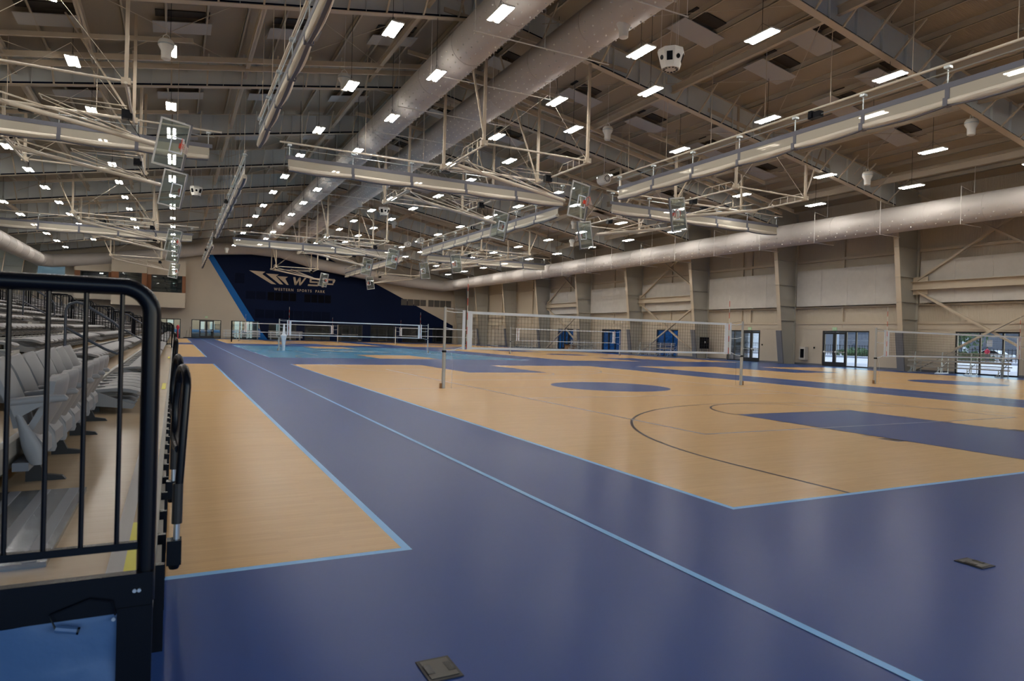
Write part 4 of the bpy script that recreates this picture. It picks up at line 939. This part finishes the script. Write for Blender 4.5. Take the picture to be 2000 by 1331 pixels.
def car(x, y, label, m):
    t = thing('parked_car', label, 'car', (x, y, 0), None)
    prof = [(-2.2,.35),(-2.25,.75),(-1.9,.9),(-1.2,.98),(-.55,1.42),(.7,1.45),(1.5,1.05),(2.1,.95),(2.25,.6),(2.2,.35)]
    b = MB(); b.prism(prof, (x-.88, y, 0), (0,1,0), (0,0,1), (1,0,0), 1.76); b.build('car_body', m, t)
    b = MB()
    for dx in (-.89, .885): b.prism([(-1.05,.98),(-.5,1.36),(.05,1.38),(.05,.98)], (x+dx, y, 0), (0,1,0), (0,0,1), (1,0,0), .01); b.prism([(.12,.98),(.12,1.38),(.65,1.38),(1.3,1.04)], (x+dx, y, 0), (0,1,0), (0,0,1), (1,0,0), .01)
    b.build('side_window', BLK, t)
    for dx in (-.9, .7):
        for dy in (-1.35, 1.35):
            b = MB(); b.lathe((x+dx, y+dy, .33), [(.33, 0), (.33, .2)], 18, axis=0); w = b.build('wheel', RUB, t)
            b = MB(); b.lathe((x+dx-.005, y+dy, .33), [(.2, 0), (.2, .21)], 12, axis=0); b.build('hub_cap', ALU, w)
car(82, 31.3, 'white car parked outside the wide window at the right edge', CARW); car(84, 75.5, 'white car parked outside, seen beside the right post of the nearest net', CARW)
car(82, 25.8, 'dark car parked outside at the right of the wide window', BLDG)
# person outside
t = thing('person', 'person in red top and dark trousers outside the wide window by the white car', 'person', (72.0, 26.9, 0))
def sk(chain, m, name):
    me = bpy.data.meshes.new(name); vs = []; es = []; rs = []
    for c in chain:
        base = len(vs)
        for i, (p, r) in enumerate(c):
            hit = [k for k, v in enumerate(vs) if (Vector(v)-Vector(p)).length < 1e-4]
            idx = hit[0] if hit else len(vs)
            if not hit: vs.append(p); rs.append(r)
            if i: es.append((last, idx))
            last = idx
    me.from_pydata(vs, es, []); o = bpy.data.objects.new(name, me); COL.objects.link(o); o.parent = t
    sm = o.modifiers.new('s', 'SKIN'); sv = me.skin_vertices[0].data
    for i, r in enumerate(rs): sv[i].radius = (r, r)
    sv[0].use_root = True
    o.modifiers.new('u', 'SUBSURF').levels = 1
    me.materials.append(m); return o
sk([[((0,0,.95),.13),((0,0,1.15),.12),((0,0,1.38),.15),((0,0,1.5),.06),((0,0,1.56),.055),((0,0,1.66),.09),((0,0,1.76),.07)],
    [((0,0,.95),.13),((0,.09,.88),.09),((.03,.1,.48),.06),((0,.1,.08),.045),((-.14,.1,.03),.035)], [((0,0,.95),.13),((0,-.09,.88),.09),((.06,-.12,.48),.06),((.1,-.12,.08),.045),((-.04,-.12,.03),.035)],
    [((0,0,1.38),.15),((0,.19,1.40),.06),((.02,.25,1.14),.042),((-.1,.24,.93),.032),((-.13,.24,.84),.03)], [((0,0,1.38),.15),((0,-.19,1.40),.06),((.02,-.25,1.14),.042),((-.1,-.24,.93),.032),((-.13,-.24,.84),.03)]], SKIN, 'body')
b = MB(); b.lathe((72.0, 26.9, .92), [(.17, 0), (.17, .15), (.19, .4), (.2, .52), (.09, .60)], 12)
for s in (-1, 1): b.tube([(72.0, 26.9+s*.17, 1.41), (72.02, 26.9+s*.26, 1.15)], .065, 8)
b.build('red_top', REDC, t, smooth=True)
b = MB()
for s in (-1, 1): b.tube([(72.0, 26.9+s*.08, .98), (72.04, 26.9+s*.11, .48), (72.02, 26.9+s*.11, .1)], [.13, .085, .07], 10)
b.build('trousers', JEAN, t, smooth=True)
b = MB(); b.lathe((72.01, 26.9, 1.66), [(.10, 0), (.115, .06), (.09, .13), (.03, .16)], 10); b.build('hair', BLKM, t, smooth=True)
t = thing('notice_board', 'small white notice sheet on the glass above the person in red', 'sign', (XW+.09, 4.5, 1.75))
b = MB(); b.box(XW+.085, 4.36, 1.65, XW+.095, 4.66, 2.02); b.build('paper', VTAPE, t)
# ================================================================== TELESCOPIC BLEACHERS
X0, DX, DZ, Z0 = -12.17, .80, .22, .50
NT = 14
def TX(i): return X0-DX*i
def TZ(i): return Z0+DZ*i
BANKS = [(-14.2, 17.4, 'nearest'), (18.4, 46.6, 'middle'), (47.6, 77.0, 'farthest')]
AISLES = {0: [(-5.4, -4.2), (5.8, 7.0)], 1: [(26, 27.2), (37, 38.2)], 2: [(56, 57.2), (66, 67.2)]}
for bi, (ya, yb, w) in enumerate(BANKS):
    t = thing('telescopic_bleacher', 'long stepped seating bank with wooden decks along the left side, the %s bank' % w, 'bleacher', (X0-5, (ya+yb)/2, 0), 'stepped seating banks')
    for i in range(NT):
        x1, x0, z = TX(i), TX(i+1)-.05, TZ(i)
        b = MB(); b.box(x0, ya, z-.03, x1-.03, yb, z); b.build('tread_deck', PLY, t)
        b = MB(); b.box(x1-.03, ya, z-.10, x1, yb, z+.004); b.build('nosing_rail', ALUMD, t)
        if i: b = MB(); b.box(x1-.14, ya, z-.21, x1-.10, yb, z-.03); b.build('riser_panel', BLKM, t)
        if i: b = MB(); b.box(x1-.02, ya, z-.02, x1+.03, yb, z+.07); b.build('seat_beam', ALUMD, t)
    # front fascia
    b = MB(); b.box(X0-.06, ya+.05, .03, X0-.03, yb, .40); b.build('front_panel', GRT, t)
    y = ya+.3; k = 0; fr = MB(); al = MB()
    while y < yb-.3:
        fr.box(X0-.03, y, .10, X0+.035, y+.035, .47); al.box(X0-.03, y+.05, .16, X0+.02, y+.40, .44); y += .46
    o = fr.build('front_bracket', BLK, t); o['kind'] = 'stuff'; o = al.build('front_alu_plate', ALUMD, t); o['kind'] = 'stuff'
    for (a, c) in AISLES[bi]+[(ya, ya+.9)]:
        for i in range(NT):
            b = MB(); b.box(TX(i)-.11, a, TZ(i)+.004, TX(i)-.055, c, TZ(i)+.006); b.build('yellow_tape', YEL, t)
        if a == ya: continue
        for i in range(1, NT):
            b = MB(); b.box(TX(i)-.0, a, TZ(i-1), TX(i)+.28, c, TZ(i-1)+.11); b.build('aisle_step', ALUM, t)
            b = MB(); b.box(TX(i)+.20, a, TZ(i-1)+.11, TX(i)+.28, c, TZ(i-1)+.113); b.build('step_strip', BLKM, t)
    if bi == 0:
        b = MB(); b.box(X0-.17, ya, Z0+.004, X0-.11, -9.3, Z0+.006); b.build('grey_tape', GRT, t)
        # blue vinyl end closure, black end frame
        b = MB(); n = 16; vs = []
        for i in range(n+1):
            for j in range(7): vs.append((X0-1.4+1.29*i/n, ya-.045+.008*math.sin(i*1.1+j*.8)+.006*math.sin(j*2+i*.5), .06+.36*j/6))
        b.add(vs, [(i*7+j, (i+1)*7+j, (i+1)*7+j+1, i*7+j+1) for i in range(n) for j in range(6)]); b.build('vinyl_end_curtain', VIN, t, smooth=True)
        b = MB(); b.box(X0-1.5, ya-.05, .42, X0-.0, ya-.005, .56); b.build('end_rail', BLK, t)
        b = MB(); b.box(X0-.115, ya-.06, .03, X0-.0, ya-.0, .44); b.build('end_post', BLK, t)
        b = MB(); b.box(X0-1.5, ya-.045, .0, X0-.02, ya-.03, .06); b.build('end_kickplate', BLK, t)
        b = MB()
        for (px, pz) in ((-.06, .50), (-.045, .50), (-.125, .405), (-.13, .085), (-.02, .09)): b.lathe((X0+px, ya-.063, pz), [(.007, 0), (.004, .014)], 8, axis=1)
        b.build('bolt', ALU, t)
        b = MB(); b.tube([(X0-.30, ya-.075, .405), (X0-.235, ya-.08, .39)], .013, 8); b.build('plug_cover', VIN, t)
        b = MB(); b.tube([(X0-.235, ya-.08, .39), (X0-.228, ya-.08, .388)], .0135, 8); b.tube([(X0-.30, ya-.075, .405), (X0-.32, ya-.06, .45), (X0-.2, ya-.058, .49), (X0-.13, ya-.06, .47), (X0-.12, ya-.06, .42)], .004, 6); b.build('cable', BLK, t)
        # low end frames of upper tiers (left out of frame)
        for i in range(1, NT): b = MB(); b.box(TX(i)-.8, ya-.05, TZ(i)-.16, TX(i), ya, TZ(i)+.04); b.build('end_rail', BLK, t)
# aluminium tread plate lying on the first deck
t = thing('aluminium_plate', 'shiny aluminium plate with dark strips on the wooden deck behind the near railing', 'plate', (-12.85, -13.1, Z0))
b = MB(); b.box(-13.15, -13.85, Z0, -12.56, -12.45, Z0+.022); b.build('plate_sheet', PLATE, t)
for x in (-12.62, -12.76, -12.9, -13.05):
    b = MB(); b.box(x-.026, -13.84, Z0+.022, x+.026, -12.46, Z0+.0245); b.build('grip_strip', PADG, t)
# ------------------------------------------------------------------ near guard railing with balusters
def guard(i, y, label, full=False, x1=None, x0=None):
    zt, zb = TZ(i)+1.16, TZ(i)+.14; x1 = TX(i)-.025 if x1 is None else x1; x0 = TX(i+1)+.02 if x0 is None else x0
    t = thing('guard_rail', label, 'railing', ((x0+x1)/2, y, TZ(i)), 'black picket guard rails')
    R_ = .10 if full else .12; n = 8; h = .032 if full else .026
    pts = [(x0, y, zt-h)] + [(x1-h-R_+R_*math.sin(a), y, zt-h-R_+R_*math.cos(a)) for a in [math.pi/2*k/n for k in range(n+1)]] + [(x1-h, y, TZ(i)-.06)]
    b = MB(); b.tube(pts, h, 12); b.build('rail_frame', BLK, t, smooth=True)
    b = MB(); b.box(x0, y-.014, zb, x1-h, y+.014, zb+.028); b.build('bottom_bar', BLK, t)
    k = 1; x = x1-h-.098
    while x > x0+.02:
        q = MB(); zt2 = zt-h
        q.tube([(x, y, zb+.02), (x, y, zt2)], .0085, 8); q.build('baluster', BLK, t); x -= .114
    if not full: q = MB(); q.tube([(x0, y, TZ(i)-.05), (x0, y, zt-h)], .024, 8); q.build('rear_post', BLK, t)
    return t
guard(0, -14.2, 'black tubular guard railing with balusters in the left foreground', True, -12.165, -12.99)
for i in range(1, NT): guard(i, -14.2, 'black guard rail at the near end of the nearest bank, %s step up' % ORD[i])
src = {}
for bi, y in enumerate((17.4, 18.4, 46.6, 77.0)):
    for i in range(NT):
        lab = 'black picket guard rail %s, on the %s step up' % (('at the end of the nearest bank', 'at the start of the middle bank', 'at the end of the middle bank', 'at the far end')[bi], ORD[i])
        if (bi, i) == (0, 0): src[0] = guard(0, y, lab); L0 = src[0].location.copy()
        else: copy_tree(src[0], L0+Vector((-DX*i, y-17.4, DZ*i)), lab)
# ------------------------------------------------------------------ aisle handrail loops
hl = None
for bi in AISLES:
    for ai, (a, c) in enumerate(AISLES[bi]):
        for q, i in enumerate((1, 4, 7, 10)):
            lab = 'looped aisle handrail, %s one up the %s aisle of the %s bank' % (ORD[q], ORD[ai], BANKS[bi][2])
            if hl is None:
                hl = thing('aisle_handrail', lab, 'handrail', (TX(1)-.65, (a+c)/2, TZ(1)), 'looped aisle handrails'); hL = hl.location.copy(); y = (a+c)/2
                z = TZ(1)
                b = MB(); b.tube([(-13.62, y, z), (-13.62, y, z+.96), (-13.58, y, z+1.06), (-13.48, y, z+1.10), (-13.38, y, z+1.07), (-12.98, y, z+.80), (-12.90, y, z+.72), (-12.86, y, z+.6), (-12.86, y, z+.36), (-12.92, y, z+.30), (-13.1, y, z+.38), (-13.62, y, z+.70)], .021, 10); b.build('loop_tube', HRL, hl, smooth=True)
                b = MB(); b.box(-13.68, y-.05, z, -13.56, y+.05, z+.1); b.build('socket', BLKM, hl)
            else: copy_tree(hl, hL+Vector((-DX*(i-1), (a+c)/2-(AISLES[0][0][0]+AISLES[0][0][1])/2, DZ*(i-1))), lab)
# ------------------------------------------------------------------ front removable grab rails
def grab(y, lab, lean=.035):
    t = thing('grab_rail', lab, 'handrail', (-12.08, y, .35), 'black looped front grab rails')
    zt = 1.31; xb, xt = -12.085, -12.085+lean
    L = [(xb-.004, y, .62), (xt-.008, y, 1.18)]
    n = 8
    arc = [(xt-.010-.025*(1-math.cos(math.pi*k/n))/2*1.4, y+.10-.10*math.cos(math.pi*k/n), 1.20+.085*math.sin(math.pi*k/n)) for k in range(n+1)]
    bot = [(xt-.055, y+.2, 1.10), (xb-.022, y+.2, .98), (xb-.024, y+.16, .93), (xb-.012, y+.08, .90), (xb-.004, y+.02, .90)]
    b = MB(); b.tube([L[0]]+arc+bot, .0185, 12); b.build('loop_tube', BLK, t, smooth=True)
    b = MB(); b.tube([(xb-.004, y, .55), (xb-.003, y, .74)], .023, 12); b.build('sleeve', BLKM, t)
    b = MB(); b.tube([(xb-.004, y, .46), (xb-.004, y, .56)], .014, 10); b.build('steel_pin', ALU, t)
    b = MB(); b.box(xb-.045, y-.035, .36, xb+.018, y+.035, .475); b.lathe((xb-.012, y, .335), [(.02, 0), (.032, .03)], 12); b.build('socket', BLK, t)
    return t
g0 = grab(-13.55, 'black looped grab rail standing on the bleacher front nearest the camera')
for i, (y, w) in enumerate(((-12.2, 'second'), (-5.5, 'third'), (-4.1, 'fourth'), (5.7, 'fifth'), (7.1, 'sixth'))):
    copy_tree(g0, (-12.095, y, .35), 'black looped grab rail on the bleacher front, %s from the camera' % w)
# ------------------------------------------------------------------ upright stadium chairs
def rbox(b, prof_pts, y0, y1, r=.0):
    # extrude a closed x,z outline along y
    b.prism(prof_pts, (0, y0, 0), (1,0,0), (0,0,1), (0,1,0), y1-y0)
def shell(pts, th, y0, y1, nx=6, round_top=.09, dish=.02):
    # curved panel: follow pts (x,z) path, width y0..y1, rounded top corners, slight dish
    pp = []
    for (a0, z0), (a1, z1) in zip(pts, pts[1:]):
        pp += [(a0+(a1-a0)*q/4, z0+(z1-z0)*q/4) for q in range(4)]
    pts = pp+[pts[-1]]
    b = MB(); n = len(pts); vs = []; m = nx+1; yc = (y0+y1)/2; hw = (y1-y0)/2
    P2 = [Vector((p[0], 0, p[1])) for p in pts]
    for side in (0, 1):
        for i, p in enumerate(P2):
            d = (P2[min(i+1, n-1)]-P2[max(i-1, 0)]).normalized(); nr = Vector((d.z, 0, -d.x))
            u = i/(n-1); w = hw*(1-.06*(1-u)) if u < .72 else hw*(.25+.75*math.sqrt(max(0, 1-((u-.72)/.28)**2)))
            for j in range(m):
                v = -1+2*j/nx; q = p+nr*(th*(side-.5)*1.0)+nr*(-dish*(v*v)); vs.append((q.x, yc+w*v, q.z))
    fs = []
    for i in range(n-1):
        for j in range(nx):
            a = i*m+j; fs.append((a, a+m, a+m+1, a+1)); c = n*m+a; fs.append((c, c+1, c+m+1, c+m))
    for i in range(n-1):
        a, c = i*m, n*m+i*m; fs.append((a, c, c+m, a+m)); a, c = i*m+nx, n*m+i*m+nx; fs.append((a, a+m, c+m, c))
    for i in (0, n-1):
        for j in range(nx): a, c = i*m+j, n*m+i*m+j; fs.append((a, a+1, c+1, c) if i == 0 else (a, c, c+1, a+1))
    b.add(vs, fs); return b
def chair(xb, yc, z, lab):
    # xb: x of hinge line, z: deck height ; chair faces +x
    t = thing('stadium_chair', lab, 'chair', (xb, yc, z), 'upright stadium chairs in the first row')
    o = shell([(xb-.01, z+.36), (xb-.03, z+.45), (xb-.07, z+.56), (xb-.11, z+.66), (xb-.145, z+.73), (xb-.16, z+.77)], .03, yc-.19, yc+.19, dish=.035); o.build('backrest', SEAT, t, smooth=True)
    o = shell([(xb+.05, z+.30), (xb+.09, z+.38), (xb+.135, z+.47), (xb+.165, z+.56), (xb+.175, z+.63), (xb+.17, z+.67)], .035, yc-.19, yc+.19, dish=.045); o.build('seat', SEAT, t, smooth=True)
    b = MB(); rbox(b, [(xb+.0, z+.30), (xb+.035, z+.33), (xb+.085, z+.26), (xb+.09, z+.18), (xb+.04, z+.16), (xb+.0, z+.20)], yc-.17, yc+.17); b.build('lower_shell', SEAT, t)
    y = yc-.235
    b = MB(); b.tube([(xb-.075, y, z+.51), (xb+.0, y, z+.52), (xb+.10, y, z+.53), (xb+.20, y, z+.535), (xb+.215, y, z+.525)], [.024, .026, .026, .022, .012], 10)
    rbox(b, [(xb-.075, z+.52), (xb+.15, z+.52), (xb+.06, z+.475), (xb-.01, z+.43), (xb-.045, z+.43)], y-.014, y+.014); b.build('armrest', SEAT, t, smooth=True)
    b = MB(); n = 9; L_ = [(-.045,.44,.035),(-.03,.38,.05),(-.02,.32,.075),(-.01,.26,.095),(.005,.21,.095),(.02,.17,.085),(.04,.14,.055)]
    vs = []
    for (cx_, cz_, w_) in L_:
        for k in range(10): a_ = 2*math.pi*k/10; vs.append((xb+cx_+w_/2+w_/2*math.cos(a_), y+.018*math.sin(a_), z+cz_))
    b.add(vs, [(i*10+k, i*10+(k+1)%10, (i+1)*10+(k+1)%10, (i+1)*10+k) for i in range(len(L_)-1) for k in range(10)]+[tuple(range(10)), tuple(range((len(L_)-1)*10, len(L_)*10))]); b.build('side_panel', SEAT, t, smooth=True)
    b = MB(); rbox(b, [(xb-.02, z), (xb+.19, z), (xb+.17, z+.025), (xb+.08, z+.04), (xb+.05, z+.11), (xb-.02, z+.11)], yc-.02, yc+.02); b.build('foot_bracket', BLKM, t)
    b = MB(); b.box(xb-.05, yc-.243, z+.105, xb+.03, yc+.243, z+.155); b.build('beam', PADG, t)
    return t
HX = -12.90
c0 = chair(HX, -12.05, Z0, 'light grey stadium chair with tipped-up seat, nearest in the short upright row')
L0 = c0.location.copy()
for k in range(1, 7):
    r_ = copy_tree(c0, L0+Vector((0, .485*k, 0)), 'light grey chair with tipped-up seat, %s from the camera in the upright row' % ORD[k])
    if k % 2: bpy.data.objects.remove([q for q in r_.children if q.name.startswith('foot_bracket')][0])
# ------------------------------------------------------------------ folded chairs
def folded(xb, yc, z):
    P_ = []
    o = shell([(xb-.03, z+.25), (xb+.08, z+.265), (xb+.22, z+.275), (xb+.34, z+.265), (xb+.43, z+.24), (xb+.47, z+.21)], .035, yc-.212, yc+.212, dish=-.012); P_.append(('back_shell', SEAT, o, True))
    o = MB(); rbox(o, [(xb+.02, z+.12), (xb+.34, z+.10), (xb+.40, z+.125), (xb+.34, z+.15), (xb+.03, z+.16)], yc-.19, yc+.19); P_.append(('seat', SEAT, o, False))
    o = MB(); rbox(o, [(xb-.02, z+.09), (xb+.38, z+.05), (xb+.41, z+.09), (xb+.05, z+.235), (xb-.02, z+.235)], yc-.245, yc-.218); P_.append(('armrest', SEAT, o, False))
    o = MB(); o.box(xb-.0, yc-.07, z+.283, xb+.10, yc+.07, z+.2885); P_.append(('handle_slot', SEATD, o, False))
    o = MB(); rbox(o, [(xb-.05, z), (xb+.05, z), (xb+.02, z+.22), (xb-.05, z+.22)], yc-.03, yc+.03); P_.append(('foot_bracket', BLKM, o, False))
    return P_
def blocks(bi):
    ya, yb, _ = BANKS[bi]; cuts = [(ya-.5, ya+.12)]+AISLES[bi]+[(yb-.12, yb+1)]
    return [(cuts[i][1], cuts[i+1][0]) for i in range(len(cuts)-1)]
spots = []
for bi in range(3):
    for (a, c) in blocks(bi):
        n = int((c-a)/.485); off = (c-a-n*.485)/2
        for i in range(NT-1):
            for k in range(n):
                y = a+off+.2425+.485*k
                if bi == 0 and i == 0 and y < -8.4: continue
                spots.append((bi, i, y))
camv = Vector((-12.12, -17.08, 1.485))
def vis(s):
    p = Vector((HX-DX*s[1], s[2], TZ(s[1])+.3)); d = p-camv
    dep = d.dot(_f); px = 1000+1300.8*d.dot(_r)/dep if dep > .1 else -9e9
    return px > -60, dep
cand = sorted([(vis(s)[1], s) for s in spots if vis(s)[0]])
near = [s for _, s in cand[:300]]
first = None
for q, (bi, i, y) in enumerate(near):
    row = ORD[i]; lab = 'folded light grey stadium chair on the %s step, %s from the camera there' % (row, ordw(sum(1 for s in near[:q] if s[1] == i)))
    if first is None:
        first = thing('folded_stadium_chair', lab, 'chair', (HX-DX*i, y, TZ(i)), 'folded stadium chairs'); F0 = first.location.copy()
        for nm, m, mb, sm in folded(HX-DX*i, y, TZ(i)): mb.build(nm, m, first, smooth=sm)
    else: copy_tree(first, (HX-DX*i, y, TZ(i)), lab)
rest = [s for _, s in cand[300:]]
me_parts = [(c.data, c) for c in first.children]
b = MB(); b2 = MB()
for (bi, i, y) in rest:
    x, z = HX-DX*i, TZ(i)
    b.add([(x-.03,y-.21,z+.29),(x+.2,y-.21,z+.31),(x+.46,y-.18,z+.25),(x+.46,y+.18,z+.25),(x+.2,y+.21,z+.31),(x-.03,y+.21,z+.29),(x-.03,y-.21,z+.325),(x+.2,y-.21,z+.345),(x+.46,y-.18,z+.28),(x+.46,y+.18,z+.28),(x+.2,y+.21,z+.345),(x-.03,y+.21,z+.325)],
          [(0,5,4,1),(1,4,3,2),(6,7,10,11),(7,8,9,10),(0,1,7,6),(1,2,8,7),(2,3,9,8),(3,4,10,9),(4,5,11,10),(5,0,6,11)])
    b.add([(x,y-.243,z+.1),(x+.42,y-.243,z+.05),(x+.44,y-.243,z+.1),(x+.04,y-.243,z+.28),(x,y-.22,z+.1),(x+.42,y-.22,z+.05),(x+.44,y-.22,z+.1),(x+.04,y-.22,z+.28)], [(0,1,2,3),(7,6,5,4),(0,4,5,1),(1,5,6,2),(2,6,7,3),(3,7,4,0)])
    b.box(x+.03, y-.18, z+.14, x+.38, y+.18, z+.2)
    b.box(x-.04, y-.03, z, x+.03, y+.03, z+.26)
o = b.build('folded_stadium_chair', SEAT)
tag(o, 'remaining rows of folded light grey stadium chairs farther up and down the seating banks', 'chairs', 'folded stadium chairs', 'stuff')
